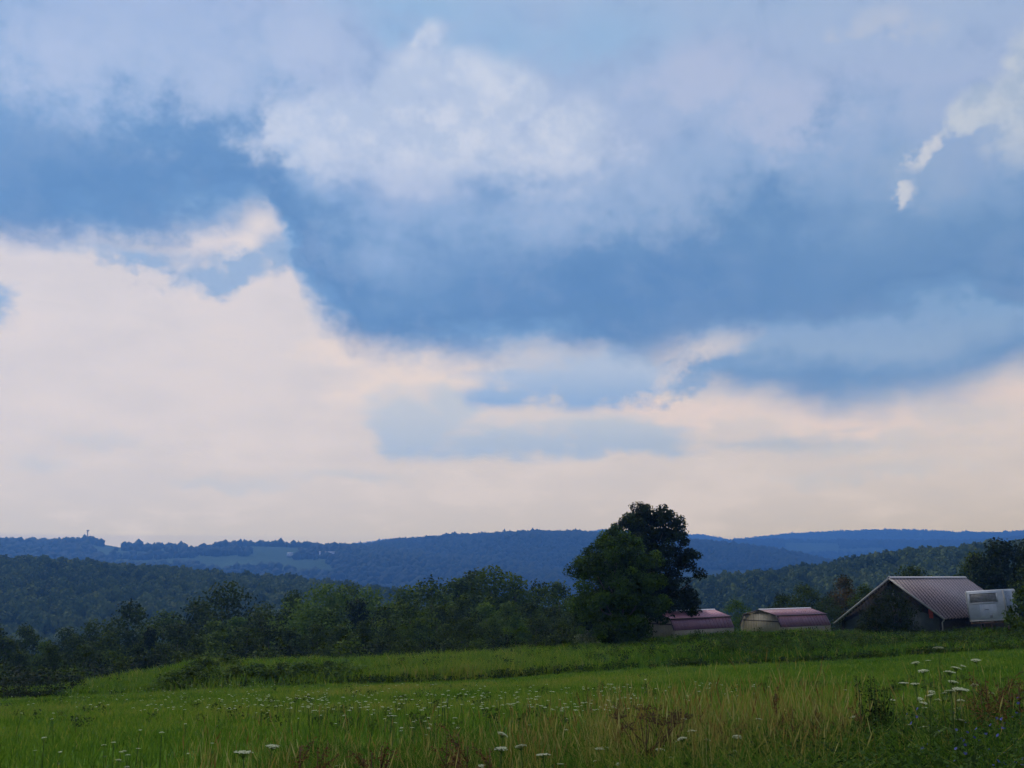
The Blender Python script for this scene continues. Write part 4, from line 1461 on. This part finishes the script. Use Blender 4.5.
# leafy weeds low in the foreground, darkest towards the right corner
weed_m = leaf_mat('weed_leaves', [(0.016, 0.034, 0.009), (0.030, 0.062, 0.012), (0.050, 0.098, 0.016), (0.078, 0.125, 0.022)], .3)
n = 7000
px = np.concatenate([rg.uniform(-30, 1060, n // 2), rg.uniform(600, 1060, n // 2)])
y = rg.uniform(3.6, 11.5, n)
x = (px - 512) / F / CP * y
top = np.interp(px, [0, 300, 600, 850, 1024], [.34, .40, .50, .70, .78]) * rg.uniform(.4, 1.05, n)
k = 14
zz = (np.sqrt(rg.random((n, k))) * top[:, None])
ang = rg.uniform(0, 6.28, (n, k))
rr = rg.uniform(.02, .13, (n, k))
P = np.stack([x[:, None] + rr * np.cos(ang), y[:, None] + rr * np.sin(ang), G(x, y)[:, None] + zz], -1).reshape(-1, 3)
Nn = np.stack([np.cos(ang) * .7, np.sin(ang) * .7, np.full_like(ang, .8)], -1).reshape(-1, 3) + rg.normal(0, .35, (n * k, 3))
V, Q = quads(P, Nn, rg.uniform(.025, .062, n * k), rg, .5)
T = np.repeat(clip01(np.repeat(rg.normal(.45, .2, n), k) + rg.normal(0, .12, n * k)), 4)
st = blades(x, y, top, .008, .2, np.full(n, .35))
o_ = tag(obj('weeds', build_mesh('weeds', np.vstack([V, st[0]]), [np.vstack([Q, st[1][0] + len(V)]), st[1][1] + len(V)], weed_m, False, np.concatenate([T, st[2]]))), 'leafy dark green weeds among the foreground grass', 'weeds', kind='stuff')

# leafy weeds filling the rough strip beyond the field, darker on the right
n = 4200
x, y = wedge(n, FIELD + .6, 80, 1.0, .60)
y[:900] = rg.uniform(FIELD + .5, FIELD + 2.2, 900)
px = pxof(x, y)
k = (rg.random(n) < np.where((y < 61) & (px > 340), 1.5, np.interp(px, [0, 330, 560, 680], [.08, .10, .35, 1.0]))) & (rg.random(n) < .2 + 1.2 * vnoise(x / 2.6, y / 2.6, 31))
x, y, px = x[k], y[k], px[k]
n, q = len(x), 42
ang, rr = rg.uniform(0, 6.28, (n, q)), np.sqrt(rg.random((n, q))) * rg.uniform(.18, .50, (n, 1))
hz = np.where(y < 61, .55, 1.0)[:, None] * rg.uniform(.35, .95, (n, 1)) * (.6 + .8 * vnoise(x / 3, y / 3, 32))[:, None]
P = np.stack([x[:, None] + rr * np.cos(ang), y[:, None] + rr * np.sin(ang), G(x, y)[:, None] + np.sqrt(rg.random((n, q))) * hz], -1).reshape(-1, 3)
V, Q = quads(P, rg.normal(0, .6, (n * q, 3)) + [0, 0, .6], rg.uniform(.07, .17, n * q), rg, .6)
T = np.repeat(clip01(np.repeat(rg.normal(.42, .22, n), q) + rg.normal(0, .12, n * q)), 4)
strip_m = leaf_mat('strip_weed_leaves', [(0.020, 0.034, 0.008), (0.034, 0.060, 0.010), (0.056, 0.092, 0.013), (0.10, 0.10, 0.026)], .3)
tag(obj('weeds', build_mesh('weeds', V, [Q], strip_m, False, T)), 'mixed leafy weeds in the rough strip before the sheds and barn', 'weeds', kind='stuff')

# darker broad-leaved tufts dotted over the meadow
n = 130
px = np.concatenate([rg.uniform(0, 640, 100), rg.uniform(640, 1024, 30)])
py = np.concatenate([rg.uniform(688, 735, 100), rg.uniform(680, 700, 30)])
pts = [hit(a, b) for a, b in zip(px, py)]
pts = np.array([p for p in pts if p is not None])
k = 44
n = len(pts)
ang, rr = rg.uniform(0, 6.28, (n, k)), np.sqrt(rg.random((n, k))) * rg.uniform(.10, .26, (n, 1))
P = np.stack([pts[:, :1] + rr * np.cos(ang), pts[:, 1:2] + rr * np.sin(ang), pts[:, 2:] + rg.uniform(.03, .36, (n, k)) * rg.uniform(.5, 1, (n, 1))], -1).reshape(-1, 3)
V, Q = quads(P, rg.normal(0, .6, (n * k, 3)) + [0, 0, .7], rg.uniform(.05, .11, n * k), rg, .6)
T = np.repeat(clip01(np.repeat(rg.normal(.5, .2, n), k) + rg.normal(0, .1, n * k)), 4)
tag(obj('leafy_tufts', build_mesh('leafy_tufts', V, [Q], LEAF['mid'], False, T)), 'dark leafy tufts scattered through the open field', 'weeds', kind='stuff')

# ------------------------------------------------------------------ wild carrot (white umbels)
def two_tone(name, col, var, rough=.8, trans=.25):
    m, N = material(name)
    geo = N.new('ShaderNodeNewGeometry')
    n = N.noise(geo.outputs['Position'], 40, 2, .5)
    c = N.mix(N.step(n, .35, .65), [v * (1 - var) for v in col], col)
    p = principled(N, c, rough, .15)
    tr = N.new('ShaderNodeBsdfTranslucent')
    N.link(c, tr.inputs['Color'])
    mx = N.new('ShaderNodeMixShader')
    mx.inputs[0].default_value = trans
    N.link(p, mx.inputs[1]); N.link(tr.outputs[0], mx.inputs[2])
    finish(N, mx.outputs[0])
    return m


petal_m = two_tone('cream_white_petals', (0.78, 0.79, 0.54), .2)
stem_m = two_tone('green_stems', (0.065, 0.115, 0.02), .4)
blue_m = two_tone('chicory_blue_petals', (0.10, 0.11, 0.36), .3)
brown_m = two_tone('dead_brown_stems', (0.12, 0.07, 0.035), .4)
dome_v = np.array([[0, 0, .42]] + [[math.cos(a), math.sin(a), 0] for a in np.linspace(0, 2 * math.pi, 7)[:-1]] + [[0, 0, -.35]])
dome_f = np.array([[0, i, i % 6 + 1] for i in range(1, 7)] + [[7, i % 6 + 1, i] for i in range(1, 7)])


def umbel_arrays(seed, cup=.16, n=64):
    """a flat-topped head of radius 1: many small floret clusters on thin rays"""
    rng = np.random.default_rng(seed)
    i = np.arange(n)
    r = np.sqrt((i + .5) / n)
    a = i * 2.39996 + rng.normal(0, .15, n)
    r = r * (1 + .10 * np.sin(3 * a + seed)) * rng.uniform(.92, 1.05, n)
    P = np.stack([r * np.cos(a), r * np.sin(a), cup * (1 - r ** 2) + rng.normal(0, .035, n)], 1)
    return stamp(dome_v, dome_f, P, rng.uniform(.085, .145, n) * (64 / n) ** .5, rng.uniform(0, 6, n), np.zeros(n), rng, .16)[:2] + (P,)


def carrot_meshes(seed):
    rng = np.random.default_rng(seed)
    V, Fc, P = umbel_arrays(seed, rng.uniform(.05, .3))
    head = build_mesh('flower_head', V, [Fc], petal_m)
    mb = MB()
    for p in P[::2]:
        mb.tube([(0, 0, -.55), tuple(p * [.6, .6, .5] + [0, 0, -.22]), tuple(p)], [.022, .016, .012], 3, cap=False)
    for k in range(7):
        q = 6.28 * k / 7
        mb.tube([(0, 0, -.55), (.30 * math.cos(q), .30 * math.sin(q), -.66)], [.02, .006], 3)
    rays = mb.mesh('rays', stem_m)
    return head, rays


def carrot_stem(seed):
    rng = np.random.default_rng(seed + 50)
    mb = MB()
    b = rng.normal(0, .03, 4)
    pts = np.array([(b[0] * 2, b[1] * 2, -.06), (b[0], b[1], .3), (b[2] * .6, b[3] * .6, .7), (0, 0, 1.0)])
    mb.tube(pts, [.0036, .0032, .0026, .0020], 5)
    for k in range(5):
        z = rng.uniform(.12, .75)
        q = rng.uniform(0, 6.28)
        o = np.array([np.interp(z, pts[:, 2], pts[:, 0]), np.interp(z, pts[:, 2], pts[:, 1]), z])
        e = o + np.array([math.cos(q), math.sin(q), .55]) * rng.uniform(.05, .10)
        mb.tube([o, (o + e) / 2 + [0, 0, .02], e], [.003, .0025, .001], 3)
        for j in range(5):
            c = o + (e - o) * (.35 + .15 * j)
            s = np.array([-math.sin(q), math.cos(q), 0]) * .03 * (1 - j * .12)
            mb.add([c, c + s + [0, 0, .012], c + (e - o) * .16, c - s + [0, 0, .012]], [(0, 1, 2, 3)])
    return mb.mesh('stem', stem_m)


CM = [carrot_meshes(s) for s in range(5)]
CS = [carrot_stem(s) for s in range(5)]
random.seed(5)


def carrot(px, py, wpx, label, group, size=.085, kcup=1.0):
    Y = size / wpx * F
    p = at(px, py, Y)
    z = g(p[0], Y)
    H = p[2] - z
    if H < .3:
        q = hit(px, py, .5)
        p, Y = at(px, py, q[1]), q[1]
        z = g(p[0], Y); H = p[2] - z
    root = tag(empty('wild_carrot', (p[0], Y, z), random.uniform(0, 6.28)), label, 'wildflower', group)
    i = random.randrange(5)
    s = obj('stem', CS[i], root); s.scale = (1 + H * .3, 1 + H * .3, H)
    hd = obj('flower_head', CM[i][0], root)
    r = wpx / F * Y * .5
    hd.location = (0, 0, H); hd.scale = (r, r, r * kcup * random.uniform(.8, 1.2)); hd.rotation_euler = (random.gauss(0, .14), random.gauss(0, .14), random.uniform(0, 6))
    ry = obj('rays', CM[i][1], hd)
    return root


solo = [(938.5, 648, 10, 'tallest white wild carrot, alone above the right-hand cluster'),
        (243.5, 752.5, 17, 'largest white wild carrot, at the very bottom, left of a flatter one'),
        (272.5, 746.5, 13, 'flat white wild carrot just right of and above the largest bottom one'),
        (501, 749, 13, 'low wide wild carrot umbel beneath another near the bottom centre'),
        (502.5, 734.5, 11, 'upper wild carrot umbel of the close group near the bottom centre'),
        (520.5, 746.5, 12, 'domed wild carrot umbel on a dark stem in the bottom centre group'),
        (543, 755, 14, 'widest wild carrot umbel of the bottom centre group, lowest on its right'),
        (692, 731, 8.5, 'wild carrot umbel under the brown dead stalks, highest of its loose row'),
        (737, 737, 9, 'wild carrot umbel in front of the tall straw-coloured grass'),
        (787, 745, 6, 'wild carrot umbel alone in dark green grass below the dark brown dock stalk'),
        (976, 660.5, 9, 'thin flat wild carrot umbel at the upper right of the tall cluster'),
        (903.5, 683, 9, 'wild carrot umbel at the left side of the tall right-hand cluster'),
        (337, 766, 8, 'wild carrot umbel cut by the bottom edge between the large pair and the centre group')]
for px, py, w, lab in solo:
    carrot(px, py, w, lab, 'wild carrots in the foreground')
grp = [(915.5, 663, 8), (928, 660.5, 5), (923, 671, 10), (956, 668, 9), (963, 666, 5), (950, 672, 10), (953, 682, 9), (915, 684, 8), (974, 685, 7), (959, 689, 11), (950, 691, 10), (965, 690, 8), (931, 692, 7), (930, 695, 9), (892.5, 700, 6), (991, 693, 6),
       (924, 703, 8), (920, 699, 6), (960, 701, 8), (956, 709, 6), (960, 720, 9), (923, 727, 8), (925, 708, 6), (910, 725, 5), (1003, 700, 5), (853, 717, 6), (938, 700, 6), (944, 693, 5)]
for px, py, w in grp:
    carrot(px, py, w * 1.06, 'white wild carrot umbel within the tall cluster near the right edge', 'wild carrots of the tall right-hand cluster')
grp = [(565, 730, 6), (599, 749, 9), (605, 748, 8), (593, 748, 7), (596, 761, 7), (618.5, 764, 7), (660, 750, 9), (666.5, 746.5, 6), (672.5, 757.5, 7), (682, 739, 10), (707.5, 740, 8), (684, 719, 7), (668, 722, 6), (675, 742, 5), (759, 719, 7), (482, 766, 7), (615, 708, 5), (735, 751, 5),
       (104, 745, 5), (118.5, 760, 5), (124.5, 751, 4), (127, 767, 5), (60, 752, 4), (395, 716, 4), (430, 724, 4), (455, 718, 5), (770, 760, 5), (820, 735, 5), (845, 690, 4), (560, 764, 6), (530, 725, 4)]
for px, py, w in grp:
    carrot(px, py, w, 'small white wild carrot umbel scattered in the foreground grass below the mown field', 'wild carrots scattered in the foreground grass')


# the meadow's far umbels: too small to show parts
def far_carrot_mesh(seed):
    rng = np.random.default_rng(seed)
    V, Fc, P = umbel_arrays(seed, .2, 16)
    V = V * .027 + np.array([0, 0, .5])
    mb = MB()
    mb.tube([(0.02, 0, -.05), (0, .01, .25), (0, 0, .48)], [.006, .005, .004], 4)
    sv, sf = np.vstack(mb.v), mb.f
    m = build_mesh('wild_carrot', np.vstack([V, sv]), [tuple(f) for f in Fc.tolist()] + [tuple(i + len(V) for i in f) for f in sf])
    m.materials.append(petal_m); m.materials.append(stem_m)
    for p in m.polygons:
        if min(p.vertices) >= len(V):
            p.material_index = 1
    return m


FM = [far_carrot_mesh(70 + s) for s in range(4)]
cand = []
for n, x0, x1, y0, y1 in ((125, 300, 600, 690, 716), (60, 225, 330, 692, 712), (26, 140, 260, 680, 700), (24, 0, 225, 695, 760), (30, 600, 700, 686, 702), (22, 690, 770, 686, 696), (20, 330, 470, 716, 735), (14, 10, 130, 690, 704)):
    for _ in range(n):
        cand.append((random.uniform(x0, x1), y0 + (y1 - y0) * random.random()))
far_pts = [hit(px, py, .45) for px, py in cand]
far_pts = [p for p in far_pts if p is not None and p[1] < FIELD + 3]
far_pts.sort(key=lambda p: p[1])
budget = 300 - 13 - 28 - 31
for i, p in enumerate(far_pts[:budget]):
    o = obj('wild_carrot', FM[i % 4], None, tuple(p))
    s = random.uniform(.75, 1.25)
    o.scale = (s, s, s * random.uniform(.85, 1.1)); o.rotation_euler = (random.gauss(0, .08), random.gauss(0, .08), random.uniform(0, 6.28))
    tag(o, 'tiny white wild carrot dot out in the mown part of the field', 'wildflower', 'tiny wild carrots dotted over the open field')
rest = np.array(far_pts[budget:] + [p for p in (hit(random.uniform(60, 640), random.uniform(684, 712), .4) for _ in range(260)) if p is not None])
V, Fc, _ = umbel_arrays(99, .2, 9)
V, Fc, _ = stamp(V, Fc, rest + [0, 0, .42], np.full(len(rest), .040) * rg.uniform(.7, 1.2, len(rest)), rg.uniform(0, 6, len(rest)), np.zeros(len(rest)), rg)
tag(obj('wildflowers', build_mesh('wildflowers', V, [Fc], petal_m)), 'faint specks of white flowers across the far field', 'wildflowers', kind='stuff')

# ------------------------------------------------------------------ dock: rusty seed stalks
def dock_meshes(seed):
    rng = np.random.default_rng(seed)
    mb = MB()
    P, tips = [], []
    mb.tube([(0, 0, -.05), (.01, .01, .5), (0, 0, 1.0)], [.008, .006, .003], 5)
    segs = [((0, 0, .55), (0, 0, 1.0))]
    for k in range(7):
        z = rng.uniform(.38, .85)
        q = rng.uniform(0, 6.28)
        e = np.array([math.cos(q) * .13, math.sin(q) * .13, z + rng.uniform(.14, .28)])
        mb.tube([(0, 0, z), e * [.6, .6, 1] - [0, 0, .05], e], [.004, .003, .002], 4)
        segs.append(((0, 0, z + .03), tuple(e)))
    for a, b in segs:
        n = 46
        t = rng.random(n)
        P.append(np.array(a) + (np.array(b) - np.array(a)) * t[:, None] + rng.normal(0, .013, (n, 3)))
    heads = []
    for p in P:
        V, Q = quads(p, rng.normal(size=p.shape), rng.uniform(.010, .022, len(p)), rng)
        heads.append(build_mesh('seed_head', V, [Q], rust_m, False, np.repeat(rng.random(len(p)), 4)))
    return mb.mesh('stem', brown_m), heads


DM = [dock_meshes(s) for s in range(4)]


def dock(px, py, Y, label, group, wide=1.0):
    p = at(px, py, Y)
    z = g(p[0], Y)
    H = p[2] - z
    root = tag(empty('dock_plant', (p[0], Y, z), random.uniform(0, 6.28), (H * wide, H * wide, H)), label, 'plant', group)
    i = random.randrange(4)
    obj('stem', DM[i][0], root)
    for hm2 in DM[i][1]:
        obj('seed_head', hm2, root)
    return root


dock(775, 690, 10.5, 'tall dark brown dock stalk rising from the straw-coloured grass', 'dock plants in the foreground', 1.1)
dock(792, 704, 10, 'dark brown dock stalk leaning beside a taller one at its left', 'dock plants in the foreground', 1.1)
dock(617, 703, 11, 'brown dock stalk standing at the left end of the dead branching stalks', 'dock plants in the foreground', 1.0)
for px, py, Y in ((382, 746, 7.5), (459, 732, 8.5), (468, 745, 8), (447, 738, 9), (300, 747, 7.5), (318, 750, 7.5), (490, 748, 8), (372, 752, 7)):
    dock(px, py, Y, 'low rusty dock seed head in the grass at the left and centre of the foreground', 'low rusty docks left and centre', 1.4)
for px, py, Y in ((985, 678, 11), (998, 682, 11.5), (1008, 676, 12), (972, 680, 12.5), (1018, 684, 11), (1002, 690, 10), (980, 690, 10.5), (860, 706, 10.5), (842, 712, 10.5), (812, 716, 10), (720, 712, 11), (735, 722, 10), (700, 705, 12), (815, 700, 12)):
    dock(px, py, Y, 'rusty brown dock seed head in the weeds right of the straw-coloured grass' if px > 800 else 'rusty dock seed head inside the straw-coloured grass', 'rusty docks on the right' if px > 800 else 'rusty docks in the dry grass', 1.3)

# dead branching umbel stalks
def dead_umbel(px, py, Y, label, wide):
    p = at(px, py, Y)
    z = g(p[0], Y)
    H = p[2] - z
    root = tag(empty('dead_stalk', (p[0], Y, z)), label, 'plant')
    rng = random.Random(int(px))
    mb = MB()
    mb.tube([(0, 0, -.05), (.01, 0, H * .5), (0, 0, H * .72)], [.010, .008, .006], 6)
    heads = []
    for k in range(13):
        hd = MB()
        q = rng.uniform(0, 6.28); r = wide * rng.uniform(.35, 1.0)
        z0 = H * rng.uniform(.42, .72)
        e = np.array([r * math.cos(q), r * math.sin(q) * .7, H * rng.uniform(.84, 1.0)])
        m_ = np.array([e[0] * .45, e[1] * .45, z0 + (e[2] - z0) * .35])
        mb.tube([(0, 0, z0), m_, e], [.006, .005, .0035], 4)
        for j in range(11):
            a = rng.uniform(0, 6.28)
            d = e + np.array([math.cos(a), math.sin(a), 0]) * rng.uniform(.03, .10) + [0, 0, rng.uniform(.01, .05)]
            hd.tube([e, d], [.003, .002], 3)
            hd.box(d, (.011, .011, .008))
        heads.append(hd)
    st = mb.obj('stem', brown_m, root)
    for hd in heads:
        hd.obj('seed_head', brown_m, st)


dead_umbel(645, 712, 9.5, 'dead brown stalk with wide branching arms in front of the dry grass', .42)
dead_umbel(668, 711, 10.5, 'dead brown flat-topped stalk just right of the widest branching one', .30)

# ------------------------------------------------------------------ dark thistle-like plants
def leafy_spire(px, py, Y, wide, label, seed):
    p = at(px, py, Y)
    z = g(p[0], Y)
    H = p[2] - z
    rng = np.random.default_rng(seed)
    root = tag(empty('thistle_plant', (p[0], Y, z)), label, 'plant', 'dark thistles right of the dry grass')
    mb, P, Nn, S = MB(), [], [], []
    stems = [(0, 0)] + [(rng.normal(0, wide * .4), rng.normal(0, wide * .4)) for _ in range(5)]
    for i, (ex, ey) in enumerate(stems):
        hh = H * (1 if i == 0 else rng.uniform(.82, .99))
        pts = np.array([(0, 0, -.03), (ex * .5, ey * .5, hh * .5), (ex, ey, hh)])
        mb.tube(pts, [.012, .009, .006], 5)
        for k in range(150):
            t = rng.uniform(.15, 1)
            c = np.array([np.interp(t, [0, .5, 1], pts[:, j]) for j in range(3)])
            q = rng.uniform(0, 6.28)
            d = np.array([math.cos(q), math.sin(q), .5])
            r = wide * .55 * (1.15 - t) * rng.uniform(.3, 1) + .012
            P.append(c + d * r); Nn.append(np.cross(d, rng.normal(size=3)) + [0, 0, .4]); S.append(rng.uniform(.025, .065) * (1.3 - t * .8))
    mb.obj('stem', stem_m, root)
    V, Q = quads(np.array(P), np.array(Nn), np.array(S), rng, .5)
    obj('foliage', build_mesh('foliage', V, [Q], LEAF['black'], False, np.repeat(rng.random(len(P)), 4)), root)


leafy_spire(870, 675, 11.5, .20, 'dark thistle clump, the taller one, with spiky top against the mown field', 3)
leafy_spire(884, 690, 11.2, .17, 'shorter dark thistle clump leaning against a taller one at its left', 4)

# ------------------------------------------------------------------ chicory
def chicory_meshes(seed):
    rng = np.random.default_rng(seed)
    mb, fl, pos = MB(), MB(), []
    mb.tube([(0, 0, -.05), (.02, 0, .4), (0, .01, 1.0)], [.006, .005, .003], 5)
    for k in range(8):
        z = rng.uniform(.35, .9); q = rng.uniform(0, 6.28)
        e = np.array([math.cos(q) * .16, math.sin(q) * .16, z + rng.uniform(.08, .2)])
        mb.tube([(0, 0, z), e * [.5, .5, 1] - [0, 0, .03], e], [.003, .0025, .002], 3)
        pos += [e, np.array([0, 0, z]) * .5 + e * .5]
    flowers = []
    for e in pos[:8]:
        f = MB()
        q0 = rng.uniform(0, 6.28); nrm = np.array([rng.normal(0, .5), -0.6 + rng.normal(0, .4), .7]); nrm /= np.linalg.norm(nrm)
        a = np.cross(nrm, [1, 0, .2]); a /= np.linalg.norm(a); b = np.cross(nrm, a)
        for j in range(12):
            q = q0 + 6.28 * j / 12
            d, s = a * math.cos(q) + b * math.sin(q), -a * math.sin(q) + b * math.cos(q)
            f.add([e, e + d * .009 + s * .003 + nrm * .003, e + d * .016 + s * .0026 + nrm * .005, e + d * .016 - s * .0026 + nrm * .005, e + d * .009 - s * .003 + nrm * .003], [(0, 1, 2, 3, 4)])
        flowers.append(f.mesh('flower', blue_m))
    return mb.mesh('stem', stem_m), flowers


HM = [chicory_meshes(s) for s in range(3)]
for i, (px, py, Y) in enumerate(((945, 703, 9), (914, 711, 8.5), (963, 722, 8), (994, 724, 8), (1003, 722, 7.5), (1017, 719, 8.5), (1008, 709, 9.5), (1009, 691, 10), (1014, 733, 7), (973, 742, 7), (955, 730, 7.5), (986, 735, 7.2), (1022, 740, 7))):
    p = at(px, py, Y)
    z = g(p[0], Y)
    H = p[2] - z
    root = tag(empty('chicory_plant', (p[0], Y, z), random.uniform(0, 6.28), (H, H, H)), 'blue-flowered chicory plant in the dark weeds near the bottom right corner', 'wildflower', 'blue chicory plants at the lower right')
    obj('stem', HM[i % 3][0], root)
    for f in HM[i % 3][1]:
        fo = obj('flower', f, root)
